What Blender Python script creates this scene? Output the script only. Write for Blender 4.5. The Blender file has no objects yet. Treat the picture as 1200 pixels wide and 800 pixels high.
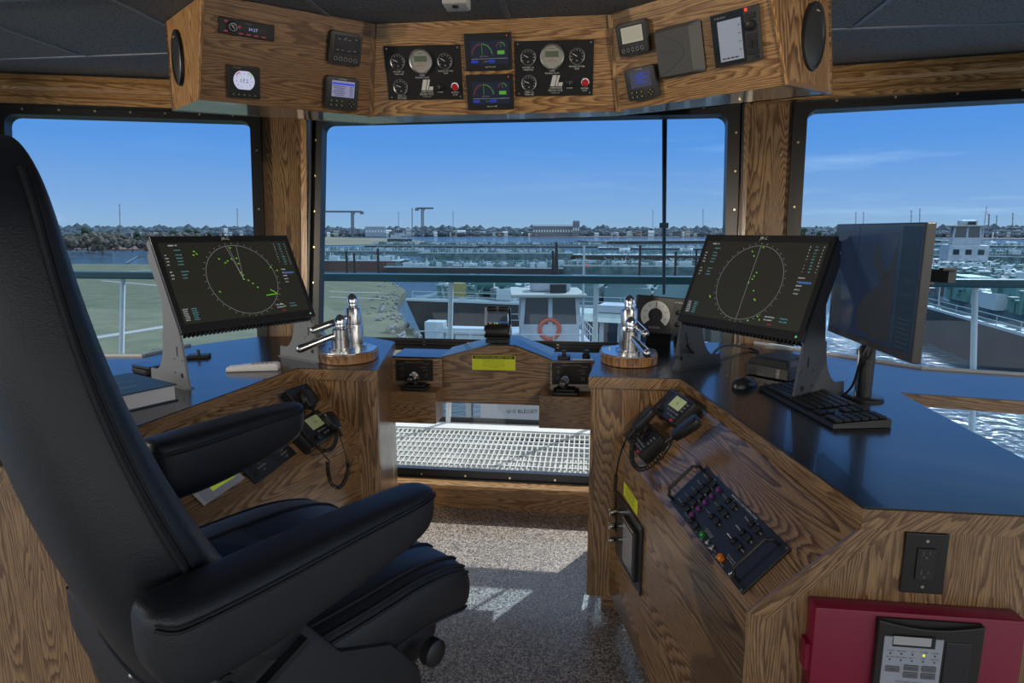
import bpy, bmesh, math, random
from mathutils import Vector as V, Matrix as M, noise as mnoise
random.seed(7)
sc = bpy.context.scene
col = sc.collection
PI = math.pi
def rad(a): return a * PI / 180

# ------------------------------------------------------------------ camera
EYE = V((0, 0, 1.55))
cam_d = bpy.data.cameras.new('camera')
cam = bpy.data.objects.new('camera', cam_d); col.objects.link(cam)
cam.location = EYE
cam.rotation_euler = (rad(80), 0, rad(7))
cam_d.sensor_width = 36; cam_d.lens = 740 / 1200 * 36
cam_d.clip_start = .02; cam_d.clip_end = 8000
sc.camera = cam
# ------------------------------------------------------------------ view
sc.view_settings.view_transform = 'Standard'
sc.view_settings.look = 'None'
sc.view_settings.gamma = 1
sc.view_settings.use_curve_mapping = False
sc.view_settings.exposure = 0.0
# ------------------------------------------------------------------ sky
w = bpy.data.worlds.new('sky'); sc.world = w; w.use_nodes = True
nt = w.node_tree; nt.nodes.clear()
def N(nt, t, **k):
    n = nt.nodes.new(t)
    for a, b in k.items():
        if a[0] == 'i' and a[1:].isdigit(): n.inputs[int(a[1:])].default_value = b
        else: setattr(n, a, b)
    return n
def ramp(nt, stops, interp='LINEAR'):
    r = N(nt, 'ShaderNodeValToRGB'); e = r.color_ramp.elements; r.color_ramp.interpolation = interp
    while len(e) < len(stops): e.new(.5)
    for x, (p, c) in zip(e, stops): x.position = p; x.color = (*c, 1) if len(c) == 3 else c
    return r
L = nt.links.new
tc = N(nt, 'ShaderNodeTexCoord'); sp = N(nt, 'ShaderNodeSeparateXYZ'); L(tc.outputs['Generated'], sp.inputs[0])
mr = N(nt, 'ShaderNodeMapRange'); mr.inputs[1].default_value = -.1; mr.inputs[2].default_value = 1; L(sp.outputs[2], mr.inputs[0])
rp = ramp(nt, [(0, (.16, .2, .24)), (.088, (.56, .64, .70)), (.125, (.42, .56, .76)), (.2, (.2, .43, .80)), (.27, (.14, .36, .78)), (.38, (.18, .38, .74)), (.55, (.75, .85, 1.0)), (1, (1.25, 1.3, 1.4))])
L(mr.outputs[0], rp.inputs[0])
mp = N(nt, 'ShaderNodeMapping'); mp.inputs['Scale'].default_value = (1.3, 1.3, 14); L(tc.outputs['Generated'], mp.inputs[0])
nz = N(nt, 'ShaderNodeTexNoise'); nz.inputs['Scale'].default_value = 1.6; nz.inputs['Detail'].default_value = 7; nz.inputs['Roughness'].default_value = .62
L(mp.outputs[0], nz.inputs['Vector'])
cr = ramp(nt, [(.52, (0, 0, 0)), (.72, (.75, .75, .75))]); L(nz.outputs[0], cr.inputs[0])
cx = N(nt, 'ShaderNodeMapRange'); cx.inputs[1].default_value = -.1; cx.inputs[2].default_value = .5; cx.inputs[3].default_value = .12; L(sp.outputs[0], cx.inputs[0])
cm = N(nt, 'ShaderNodeMath', operation='MULTIPLY'); L(cr.outputs[0], cm.inputs[0]); L(cx.outputs[0], cm.inputs[1])
mx = N(nt, 'ShaderNodeMixRGB'); L(cm.outputs[0], mx.inputs[0]); L(rp.outputs[0], mx.inputs[1]); mx.inputs[2].default_value = (.85, .92, 1.0, 1)
# astern (behind the camera) the sky is brightened, added as fill for the interior
ma = N(nt, 'ShaderNodeMapRange', interpolation_type='SMOOTHSTEP'); ma.inputs[1].default_value = .1; ma.inputs[2].default_value = -.7; L(sp.outputs[1], ma.inputs[0])
r3 = ramp(nt, [(0, (.35, .33, .3)), (.08, (.5, .5, .48)), (.14, (2.1, 2.0, 1.85)), (.35, (1.5, 1.5, 1.5)), (1, (1.1, 1.15, 1.25))]); L(mr.outputs[0], r3.inputs[0])
m2 = N(nt, 'ShaderNodeMixRGB'); L(ma.outputs[0], m2.inputs[0]); L(mx.outputs[0], m2.inputs[1]); L(r3.outputs[0], m2.inputs[2])
bg = N(nt, 'ShaderNodeBackground'); L(m2.outputs[0], bg.inputs[0]); bg.inputs[1].default_value = 1.0
wo = N(nt, 'ShaderNodeOutputWorld'); L(bg.outputs[0], wo.inputs[0])
# ------------------------------------------------------------------ sun: ahead and to the right
SUN_AZ, SUN_EL = rad(31), rad(40)
sd = V((math.sin(SUN_AZ) * math.cos(SUN_EL), math.cos(SUN_AZ) * math.cos(SUN_EL), math.sin(SUN_EL)))
su = bpy.data.lights.new('sun', 'SUN'); su.energy = 5.2; su.color = (1, .96, .9); su.angle = rad(.6)
so = bpy.data.objects.new('sun', su); col.objects.link(so); so.rotation_euler = sd.to_track_quat('Z', 'Y').to_euler(); so.location = (30, 20, 30)

# ------------------------------------------------------------------ pixel rays -> points on real planes (1200x800 frame)
_p = rad(10); _y = rad(7)
CZ = V((-math.sin(_y) * math.cos(_p), math.cos(_y) * math.cos(_p), -math.sin(_p)))
CR = V((math.cos(_y), math.sin(_y), 0)); CU = CR.cross(CZ)
def ray(px, py): return CZ + CR * (px - 600) / 740 + CU * (400 - py) / 740
def onz(px, py, z): d = ray(px, py); return EYE + d * ((z - 1.55) / d.z)
def ony(px, py, y): d = ray(px, py); return EYE + d * (y / d.y)
def onpl(px, py, p, n): d = ray(px, py); return EYE + d * ((V(p) - EYE).dot(n) / d.dot(n))

# ------------------------------------------------------------------ materials
MAT = {}
def mat(name, c, r=.5, metal=0, spec=.5, emit=None, es=1, alpha=1, coat=0, bump=None, c2=None, ns=20):
    if name in MAT: return MAT[name]
    m = bpy.data.materials.new(name); m.use_nodes = True; t = m.node_tree; b = t.nodes['Principled BSDF']
    b.inputs['Base Color'].default_value = (*c, 1); b.inputs['Roughness'].default_value = r; b.inputs['Metallic'].default_value = metal
    b.inputs['Specular IOR Level'].default_value = spec; b.inputs['Coat Weight'].default_value = coat
    if emit: b.inputs['Emission Color'].default_value = (*emit, 1); b.inputs['Emission Strength'].default_value = es
    if c2 or bump:
        tc = N(t, 'ShaderNodeTexCoord'); nz = N(t, 'ShaderNodeTexNoise'); nz.inputs['Scale'].default_value = ns; nz.inputs['Detail'].default_value = 5
        t.links.new(tc.outputs['Object'], nz.inputs['Vector'])
        if c2:
            rr = ramp(t, [(.35, c), (.65, c2)]); t.links.new(nz.outputs[0], rr.inputs[0]); t.links.new(rr.outputs[0], b.inputs['Base Color'])
        if bump:
            bp = N(t, 'ShaderNodeBump'); bp.inputs['Strength'].default_value = bump; bp.inputs['Distance'].default_value = .002
            t.links.new(nz.outputs[0], bp.inputs['Height']); t.links.new(bp.outputs[0], b.inputs['Normal'])
    MAT[name] = m; return m
def wood(name, light, dark, scale=1.0, rough=.32):
    m = bpy.data.materials.new(name); m.use_nodes = True; t = m.node_tree; b = t.nodes['Principled BSDF']; l = t.links.new
    uv = N(t, 'ShaderNodeTexCoord')
    mp = N(t, 'ShaderNodeMapping'); mp.inputs['Scale'].default_value = (.07 * scale, .62 * scale, 1); l(uv.outputs['UV'], mp.inputs[0])
    n1 = N(t, 'ShaderNodeTexNoise'); n1.inputs['Scale'].default_value = 5; n1.inputs['Detail'].default_value = 2; l(mp.outputs[0], n1.inputs['Vector'])
    s1 = N(t, 'ShaderNodeSeparateXYZ'); l(mp.outputs[0], s1.inputs[0])
    a1 = N(t, 'ShaderNodeMath', operation='MULTIPLY'); a1.inputs[1].default_value = .9; l(n1.outputs[0], a1.inputs[0])
    a2 = N(t, 'ShaderNodeMath', operation='ADD'); l(a1.outputs[0], a2.inputs[0]); l(s1.outputs[1], a2.inputs[1])
    n3 = N(t, 'ShaderNodeTexNoise'); n3.inputs['Scale'].default_value = 60; n3.inputs['Detail'].default_value = 3; l(mp.outputs[0], n3.inputs['Vector'])
    a4 = N(t, 'ShaderNodeMath', operation='MULTIPLY'); a4.inputs[1].default_value = .03; l(n3.outputs[0], a4.inputs[0])
    a5 = N(t, 'ShaderNodeMath', operation='ADD'); l(a2.outputs[0], a5.inputs[0]); l(a4.outputs[0], a5.inputs[1])
    a3 = N(t, 'ShaderNodeMath', operation='MULTIPLY'); a3.inputs[1].default_value = 58; l(a5.outputs[0], a3.inputs[0])
    fr = N(t, 'ShaderNodeMath', operation='FRACT'); l(a3.outputs[0], fr.inputs[0])
    md = tuple((x + y) / 2 for x, y in zip(light, dark))
    rr = ramp(t, [(0, dark), (.12, dark), (.38, md), (.62, light), (.93, light), (1, dark)]); l(fr.outputs[0], rr.inputs[0])
    mp2 = N(t, 'ShaderNodeMapping'); mp2.inputs['Scale'].default_value = (14, 420, 1); l(uv.outputs['UV'], mp2.inputs[0])
    n2 = N(t, 'ShaderNodeTexNoise'); n2.inputs['Scale'].default_value = 1; n2.inputs['Detail'].default_value = 2; l(mp2.outputs[0], n2.inputs['Vector'])
    r2 = ramp(t, [(.38, (.42, .38, .34)), (.54, (1, 1, 1))]); l(n2.outputs[0], r2.inputs[0])
    mx = N(t, 'ShaderNodeMixRGB', blend_type='MULTIPLY'); mx.inputs[0].default_value = .75; l(rr.outputs[0], mx.inputs[1]); l(r2.outputs[0], mx.inputs[2])
    l(mx.outputs[0], b.inputs['Base Color']); b.inputs['Roughness'].default_value = rough
    b.inputs['Coat Weight'].default_value = .35; b.inputs['Coat Roughness'].default_value = .22
    bp = N(t, 'ShaderNodeBump'); bp.inputs['Strength'].default_value = .25; bp.inputs['Distance'].default_value = .001
    l(n2.outputs[0], bp.inputs['Height']); l(bp.outputs[0], b.inputs['Normal'])
    return m
OAK = wood('oak', (.35, .215, .105), (.12, .062, .027), 1.25)
OAK_FINE = wood('oak_fine', (.35, .215, .105), (.14, .072, .032), 1.9)
OAK_GOLD = wood('oak_gold', (.6, .35, .14), (.27, .125, .042), 1.4)
OAK_RED = wood('oak_red', (.42, .225, .095), (.18, .085, .032), 1.4)
BEZEL = mat('satin_chrome', (.85, .85, .86), .3, 1)

def glass_mat(name, tint, spec=.5):
    m = bpy.data.materials.new(name); m.use_nodes = True; t = m.node_tree; t.nodes.clear()
    tr = N(t, 'ShaderNodeBsdfTransparent'); tr.inputs[0].default_value = (*tint, 1)
    gl = N(t, 'ShaderNodeBsdfGlossy'); gl.inputs['Roughness'].default_value = .02
    lw = N(t, 'ShaderNodeLayerWeight'); lw.inputs[0].default_value = .5
    pw = N(t, 'ShaderNodeMath', operation='POWER'); pw.inputs[1].default_value = 5; t.links.new(lw.outputs['Facing'], pw.inputs[0])
    fr = N(t, 'ShaderNodeMath', operation='MULTIPLY_ADD'); fr.inputs[1].default_value = .8; fr.inputs[2].default_value = .015; t.links.new(pw.outputs[0], fr.inputs[0])
    mx = N(t, 'ShaderNodeMixShader'); o = N(t, 'ShaderNodeOutputMaterial')
    t.links.new(fr.outputs[0], mx.inputs[0]); t.links.new(tr.outputs[0], mx.inputs[1]); t.links.new(gl.outputs[0], mx.inputs[2]); t.links.new(mx.outputs[0], o.inputs[0])
    return m
GLASS = glass_mat('window_glass', (.72, .865, .99))
GLASS2 = glass_mat('clear_window_glass', (.9, .93, .96))
CLEAR = glass_mat('clear_plastic', (.95, .95, .95))
BLACK = mat('black_plastic', (.012, .013, .015), .42)
BLACK2 = mat('satin_black', (.02, .021, .024), .3)
FRAME = mat('black_window_frame', (.01, .01, .011), .35)
GREYP = mat('charcoal_plastic', (.045, .048, .052), .5)
GREYC = mat('grey_cover_plastic', (.11, .112, .112), .6)
STEELG = mat('grey_painted_steel', (.2, .215, .23), .45)
STEELD = mat('dark_painted_steel', (.07, .078, .09), .45)
CHROME = mat('chrome', (.78, .8, .83), .1, 1)
STEEL = mat('brushed_steel', (.62, .62, .62), .25, 1)
BRASS = mat('brass_screw', (.75, .6, .38), .3, 1)
WHITE = mat('white_plastic', (.75, .76, .78), .4)
PRINT = mat("white_print", (.75, .75, .72), .6)
PRINTG = mat('grey_print', (.38, .39, .4), .6)
REDP = mat('red_print', (.5, .03, .04), .5)
RED = mat('red_button', (.65, .01, .015), .35)
LAM = mat('black_laminate', (.014, .016, .02), .24, spec=.8, coat=.25, bump=.03, ns=180)
SCREWM = mat('screw_head', (.35, .35, .34), .35, 1)
YEL = mat('yellow_label', (.72, .8, .03), .5)
INK = mat('black_ink', (.01, .01, .01), .6)
RUB = mat('black_rubber', (.012, .012, .013), .55)
def em(name, c, s=1): return mat(name, tuple(x * .2 for x in c), .4, emit=c, es=s)
LED_G = em('green_led', (.1, .9, .2), 1.0); LED_O = em('orange_led', (1, .45, .02), 1.0); LED_Y = em('yellow_led', (.85, .9, .02), 1.0); LED_R = em('red_led', (.9, .06, .03), 1)
LED_B = em('blue_led', (.03, .12, 1), 1)

# leather: black with fine bump
def leather():
    m = bpy.data.materials.new('black_leather'); m.use_nodes = True; t = m.node_tree; b = t.nodes['Principled BSDF']
    b.inputs['Base Color'].default_value = (.016, .019, .025, 1); b.inputs['Roughness'].default_value = .44; b.inputs['Specular IOR Level'].default_value = .5
    tc = N(t, 'ShaderNodeTexCoord'); v = N(t, 'ShaderNodeTexVoronoi'); v.inputs['Scale'].default_value = 420; t.links.new(tc.outputs['Object'], v.inputs['Vector'])
    n = N(t, 'ShaderNodeTexNoise'); n.inputs['Scale'].default_value = 9; t.links.new(tc.outputs['Object'], n.inputs['Vector'])
    ad = N(t, 'ShaderNodeMath', operation='MULTIPLY_ADD'); ad.inputs[1].default_value = 4; t.links.new(n.outputs[0], ad.inputs[0]); t.links.new(v.outputs[0], ad.inputs[2])
    bp = N(t, 'ShaderNodeBump'); bp.inputs['Strength'].default_value = .22; bp.inputs['Distance'].default_value = .0012; t.links.new(ad.outputs[0], bp.inputs['Height']); t.links.new(bp.outputs[0], b.inputs['Normal'])
    return m
LEATHER = leather()
THREAD = mat('black_thread', (.012, .014, .018), .7)
def floor_mat():
    m = bpy.data.materials.new('speckled_deck_coating'); m.use_nodes = True; t = m.node_tree; b = t.nodes['Principled BSDF']; l = t.links.new
    tc = N(t, 'ShaderNodeTexCoord')
    n = N(t, 'ShaderNodeTexNoise'); n.inputs['Scale'].default_value = 110; n.inputs['Detail'].default_value = 3; n.inputs['Roughness'].default_value = .7; l(tc.outputs['Object'], n.inputs['Vector'])
    v = N(t, 'ShaderNodeTexVoronoi'); v.inputs['Scale'].default_value = 190; l(tc.outputs['Object'], v.inputs['Vector'])
    sp = N(t, 'ShaderNodeSeparateColor'); l(v.outputs['Color'], sp.inputs[0])
    rr = ramp(t, [(0, (.06, .045, .035)), (.22, (.22, .165, .12)), (.5, (.4, .33, .26)), (.8, (.62, .56, .48)), (1, (.1, .08, .07))], 'CONSTANT'); l(sp.outputs[0], rr.inputs[0])
    l(rr.outputs[0], b.inputs['Base Color']); b.inputs['Roughness'].default_value = .24; b.inputs['Specular IOR Level'].default_value = .9; b.inputs['Coat Weight'].default_value = .6; b.inputs['Coat Roughness'].default_value = .18
    bp = N(t, 'ShaderNodeBump'); bp.inputs['Strength'].default_value = .9; bp.inputs['Distance'].default_value = .0035; l(n.outputs[0], bp.inputs['Height']); l(bp.outputs[0], b.inputs['Normal'])
    return m
FLOORM = floor_mat()
def ceil_mat():
    m = bpy.data.materials.new('grey_perforated_ceiling_tile'); m.use_nodes = True; t = m.node_tree; b = t.nodes['Principled BSDF']; l = t.links.new
    tc = N(t, 'ShaderNodeTexCoord'); n = N(t, 'ShaderNodeTexNoise'); n.inputs['Scale'].default_value = 85; n.inputs['Detail'].default_value = 2; l(tc.outputs['Object'], n.inputs['Vector'])
    rr = ramp(t, [(.33, (.05, .05, .055)), (.43, (.19, .19, .2))]); l(n.outputs[0], rr.inputs[0]); l(rr.outputs[0], b.inputs['Base Color']); b.inputs['Roughness'].default_value = .8
    return m
CEILM = ceil_mat()

# ------------------------------------------------------------------ mesh helpers
def basis(x, y):
    x = V(x).normalized(); z = x.cross(V(y)).normalized(); y = z.cross(x)
    return x, y, z
def frame(o, x, y):
    x, y, z = basis(x, y)
    m = M((x, y, z)).transposed().to_4x4(); m.translation = V(o); return m
def rot(axis, a): return M.Rotation(rad(a), 4, axis)
def tr(x, y, z): return M.Translation((x, y, z))
TXT = {}
def text_mesh(s, size, ax='CENTER', font_sx=1):
    k = (s, size, ax, font_sx)
    if k in TXT: return TXT[k]
    c = bpy.data.curves.new('t', 'FONT'); c.body = s; c.size = size; c.align_x = ax; c.align_y = 'CENTER'; c.resolution_u = 1
    o = bpy.data.objects.new('t', c); col.objects.link(o)
    bpy.context.view_layer.update()
    me = bpy.data.meshes.new_from_object(o.evaluated_get(bpy.context.evaluated_depsgraph_get()))
    bpy.data.objects.remove(o); bpy.data.curves.remove(c); TXT[k] = me; return me
class MB:
    def __init__(s): s.bm = bmesh.new()
    def add(s, t, m=None):
        me = bpy.data.meshes.new('tmp')
        if m is not None: bmesh.ops.transform(t, matrix=m, verts=t.verts)
        t.to_mesh(me); t.free(); s.bm.from_mesh(me); bpy.data.meshes.remove(me); return s
    def box(s, c, d, m=None, bev=0, seg=2):
        if not bev:
            h = [x / 2 for x in d]; vs = [V((c[0] + i * h[0], c[1] + j * h[1], c[2] + k * h[2])) for i in (-1, 1) for j in (-1, 1) for k in (-1, 1)]
            vs = [s.bm.verts.new(m @ v if m is not None else v) for v in vs]
            for f in ((0, 1, 3, 2), (4, 6, 7, 5), (0, 4, 5, 1), (2, 3, 7, 6), (0, 2, 6, 4), (1, 5, 7, 3)): s.bm.faces.new([vs[i] for i in f])
            return s
        t = bmesh.new(); bmesh.ops.create_cube(t, size=1); bmesh.ops.scale(t, vec=d, verts=t.verts); bmesh.ops.translate(t, vec=c, verts=t.verts)
        if bev: bmesh.ops.bevel(t, geom=t.edges[:], offset=bev, segments=seg, affect='EDGES', profile=.5)
        return s.add(t, m)
    def prism(s, pts, z0, z1, m=None, bev=0):
        t = bmesh.new(); a = [t.verts.new((p[0], p[1], z0)) for p in pts]; b = [t.verts.new((p[0], p[1], z1)) for p in pts]; n = len(pts)
        t.faces.new(a[::-1]); t.faces.new(b)
        for i in range(n): t.faces.new((a[i], a[(i + 1) % n], b[(i + 1) % n], b[i]))
        bmesh.ops.recalc_face_normals(t, faces=t.faces)
        if bev: bmesh.ops.bevel(t, geom=t.edges[:], offset=bev, segments=2, affect='EDGES', profile=.5)
        return s.add(t, m)
    def slab(s, q, th, bev=0):
        """a 3-D polygon q thickened away from its front (q counter-clockwise seen from the front)"""
        q = [V(p) for p in q]; n = (q[1] - q[0]).cross(q[2] - q[0]).normalized()
        t = bmesh.new(); a = [t.verts.new(p) for p in q]; b = [t.verts.new(p - n * th) for p in q]; k = len(q)
        t.faces.new(a); t.faces.new(b[::-1])
        for i in range(k): t.faces.new((a[i], b[i], b[(i + 1) % k], a[(i + 1) % k]))
        bmesh.ops.recalc_face_normals(t, faces=t.faces)
        if bev: bmesh.ops.bevel(t, geom=t.edges[:], offset=bev, segments=2, affect='EDGES', profile=.5)
        return s.add(t)
    def hull(s, q0, q1):
        """two matching polygons joined by sides"""
        t = bmesh.new(); a = [t.verts.new(p) for p in q0]; b = [t.verts.new(p) for p in q1]; k = len(q0)
        t.faces.new(a); t.faces.new(b[::-1])
        for i in range(k): t.faces.new((a[i], b[i], b[(i + 1) % k], a[(i + 1) % k]))
        bmesh.ops.recalc_face_normals(t, faces=t.faces); return s.add(t)
    def tube(s, pts, r, n=8, closed=False, caps=True, m=None):
        pts = [V(p) for p in pts]; t = bmesh.new(); rings = []; k = len(pts)
        up = None
        for i, p in enumerate(pts):
            if closed: d = pts[(i + 1) % k] - pts[i - 1]
            else: d = pts[min(i + 1, k - 1)] - pts[max(i - 1, 0)]
            d.normalize()
            if up is None: up = V((0, 0, 1)) if abs(d.z) < .9 else V((1, 0, 0))
            x = d.cross(up).normalized(); y = x.cross(d).normalized(); up = y
            rr = r[i] if isinstance(r, (list, tuple)) else r
            rings.append([t.verts.new(p + (x * math.cos(a) + y * math.sin(a)) * rr) for a in [2 * PI * j / n for j in range(n)]])
        for i in range(k if closed else k - 1):
            A, B = rings[i], rings[(i + 1) % k]
            for j in range(n): t.faces.new((A[j], A[(j + 1) % n], B[(j + 1) % n], B[j]))
        if caps and not closed: t.faces.new(rings[0][::-1]); t.faces.new(rings[-1])
        bmesh.ops.recalc_face_normals(t, faces=t.faces)
        return s.add(t, m)
    def bar(s, a, b, wd, ht, m=None):
        """rectangular bar from a to b"""
        a, b = V(a), V(b); d = b - a; up = V((0, 0, 1)) if abs(d.normalized().z) < .95 else V((0, 1, 0))
        y = d.cross(up).normalized() ; z = y.cross(d).normalized()
        mm = M((d.normalized(), y, z)).transposed().to_4x4(); mm.translation = (a + b) / 2
        return s.box((0, 0, 0), (d.length, wd, ht), mm if m is None else m @ mm)
    def lathe(s, prof, n=24, m=None, caps=True):
        """profile of (radius, z) about local z"""
        t = bmesh.new(); rings = [[t.verts.new((r * math.cos(2 * PI * j / n), r * math.sin(2 * PI * j / n), z)) for j in range(n)] for r, z in prof]
        for A, B in zip(rings, rings[1:]):
            for j in range(n): t.faces.new((A[j], A[(j + 1) % n], B[(j + 1) % n], B[j]))
        if caps: t.faces.new(rings[0][::-1]); t.faces.new(rings[-1])
        bmesh.ops.recalc_face_normals(t, faces=t.faces); bmesh.ops.remove_doubles(t, verts=t.verts, dist=1e-6)
        return s.add(t, m)
    def cyl(s, c, r, h, m=None, n=20, r2=None):
        mm = tr(*c); return s.lathe([(r, -h / 2), (r if r2 is None else r2, h / 2)], n, mm if m is None else m @ mm)
    def ball(s, c, r, m=None, n=12, sc3=(1, 1, 1)):
        t = bmesh.new(); bmesh.ops.create_uvsphere(t, u_segments=n, v_segments=max(6, n // 2), radius=r); bmesh.ops.scale(t, vec=sc3, verts=t.verts); bmesh.ops.translate(t, vec=c, verts=t.verts); return s.add(t, m)
    def text(s, txt, size, x=0, y=0, z=0, m=None, ax='CENTER', sx=1, th=0, ang=0):
        t = bmesh.new(); t.from_mesh(text_mesh(txt, size, ax)); bmesh.ops.scale(t, vec=(sx, 1, 1), verts=t.verts)
        if ang: bmesh.ops.rotate(t, cent=(0, 0, 0), matrix=M.Rotation(rad(ang), 3, 'Z'), verts=t.verts)
        bmesh.ops.translate(t, vec=(x, y, z), verts=t.verts); return s.add(t, m)
    def disc(s, x, y, z, r, m=None, n=24, h=.0006): return s.cyl((x, y, z), r, h, m, n)
    def arc(s, x, y, z, r0, r1, a0, a1, n=24, m=None, h=.0004):
        pts = [(x + r1 * math.cos(rad(a0 + (a1 - a0) * i / n)), y + r1 * math.sin(rad(a0 + (a1 - a0) * i / n))) for i in range(n + 1)]
        pti = [(x + r0 * math.cos(rad(a0 + (a1 - a0) * i / n)), y + r0 * math.sin(rad(a0 + (a1 - a0) * i / n))) for i in range(n + 1)]
        t = bmesh.new()
        A = [t.verts.new((p[0], p[1], z)) for p in pts]; B = [t.verts.new((p[0], p[1], z)) for p in pti]
        for i in range(n): t.faces.new((B[i], A[i], A[i + 1], B[i + 1]))
        return s.add(t, m)
    def build(s, name, material, parent=None, grain=None, smooth=False, world=False, kind=None, label=None):
        bm = s.bm
        if grain is not None:
            g0 = V(grain).normalized(); uvl = bm.loops.layers.uv.new('UVMap'); ou, ov = random.uniform(0, 9), random.uniform(0, 9)
            bm.normal_update()
            for f in bm.faces:
                n = f.normal; g = g0 - n * g0.dot(n)
                if g.length < .2:
                    g = n.orthogonal()
                g.normalize(); a = n.cross(g)
                for lp in f.loops: lp[uvl].uv = (lp.vert.co.dot(g) + ou, lp.vert.co.dot(a) + ov)
        me = bpy.data.meshes.new(name); bm.to_mesh(me); bm.free(); me.materials.append(material)
        if smooth:
            for p in me.polygons: p.use_smooth = True
            try: me.set_sharp_from_angle(angle=rad(38))
            except Exception: pass
        o = bpy.data.objects.new(name, me); col.objects.link(o)
        if parent:
            o.parent = parent
            if world:
                bpy.context.view_layer.update(); o.matrix_parent_inverse = parent.matrix_world.inverted()
        if kind: o['kind'] = kind
        if label: o['label'] = label
        return o
def thing(name, label, cat, m=None, group=None):
    o = bpy.data.objects.new(name, None); col.objects.link(o); o.empty_display_size = .05
    if m is not None: o.matrix_world = m if isinstance(m, M) else tr(*m)
    o['label'] = label; o['category'] = cat
    if group: o['group'] = group
    bpy.context.view_layer.update()
    return o
def tag(o, label, cat, group=None, kind=None):
    o['label'] = label; o['category'] = cat
    if group: o['group'] = group
    if kind: o['kind'] = kind
    return o
def struct(o): o['kind'] = 'structure'; return o
def dup(o, m, label=None, parent=None):
    c = o.copy(); col.objects.link(c)
    if parent is None:
        c.matrix_world = m
        if label: c['label'] = label
    else: c.parent = parent
    for ch in list(o.children): dup(ch, None, None, c)
    return c
def each(parent, name, material, fn, spots, smooth=False, label=None):
    """one small part built by fn about the origin, repeated at local spots as objects of their own"""
    first = None; out = []
    for p in spots:
        if first is None:
            b = MB(); fn(b); o = first = b.build(name, material, parent, smooth=smooth)
        else:
            o = first.copy(); col.objects.link(o); o.parent = parent
        if label: o['label'] = label
        o.location = p; out.append(o)
    return out
def pquad(tl, tr_, br, bl, p, n, lift=0):
    """frame, width and height of the real rectangle whose corners are seen at four pixels on plane (p,n)"""
    n = V(n).normalized(); P = [onpl(x, y, p, n) for x, y in (tl, tr_, br, bl)]
    c = sum(P, V()) / 4; x = ((P[1] - P[0]) + (P[2] - P[3])) / 2; y = ((P[0] - P[3]) + (P[1] - P[2])) / 2
    return frame(c + n * lift, x, y), x.length, y.length
# ================================================================== ROOM SHELL
def solid(name, q, th, material, grain=None):
    b = MB(); b.slab(q, th); return struct(b.build(name, material, grain=grain))
b = MB(); b.prism([(-4.2, -2.8), (3.4, -2.8), (3.4, 2.45), (.79, 3.45), (-1.65, 3.45), (-4.2, 2.4)], -.12, 0)
struct(b.build('floor', FLOORM))
b = MB(); b.prism([(-4.2, -2.8), (3.4, -2.8), (3.4, 3.3), (.84, 3.86), (-1.72, 3.86), (-4.2, 3.05)], 2.4, 2.46)
struct(b.build('ceiling', CEILM))
TBAR = mat('ceiling_grid_metal', (.16, .19, .25), .4)  # blue-grey of the reflected sky is put into the bar colour
b = MB()
for i in range(8): b.box((-.3, -2.2 + .75 * i, 2.398), (7.4, .02, .006))
for i in range(11): b.box((-3.95 + .72 * i, .4, 2.398), (.02, 5.9 if 3 < i < 7 else 5.2, .006))
struct(b.build('trim_1', TBAR))

WL = frame((-1.62, 3.36, 0), (.953, .304, 0), (-.026, .17, 1))
WC = frame((-1.62, 3.36, 0), (1, 0, 0), (0, .17, 1))
WR = frame((.775, 3.36, 0), (.981, -.192, 0), (.0168, .17, 1))
def wl(Fm, px, py):
    p = onpl(px, py, Fm.translation, Fm.col[2].xyz); return Fm.inverted() @ p
GZ = .07      # wall thickness
def wallboxes(name, Fm, rects, material, grain, z0=-GZ, z1=0.0):
    b = MB()
    for x0, x1, y0, y1 in rects: b.box(((x0 + x1) / 2, (y0 + y1) / 2, (z0 + z1) / 2), (x1 - x0, y1 - y0, z1 - z0))
    bmesh.ops.transform(b.bm, matrix=Fm, verts=b.bm.verts)
    return struct(b.build(name, material, grain=grain))
TOPV = 2.245; CEV = 2.43
uL = wl(WL, 298, 270).x; uLf = wl(WL, 311, 270).x; uLe = wl(WL, 8, 150).x
uC0, uC1 = wl(WC, 377, 270).x, wl(WC, 849, 270).x
uCf0, uCf1 = wl(WC, 365, 270).x, wl(WC, 867, 270).x
uR = wl(WR, 938, 270).x; uRf = wl(WR, 921, 270).x
wallboxes('wall_left', WL, [(-3.2, uLf, 0, .12), (-3.2, uLe - .06, 0, CEV), (uLe - .06, uLf, TOPV, CEV)], OAK, (0, 0, 1))
wallboxes('wall_right', WR, [(uRf, 3.1, 0, .12), (2.75, 3.1, .12, CEV), (uRf, 2.75, TOPV, CEV)], OAK, (0, 0, 1))
wallboxes('wall_front', WC, [(uCf0, uCf1, -.1, .13), (uCf0, uCf1, TOPV, CEV)], OAK, (1, 0, 0))
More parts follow.
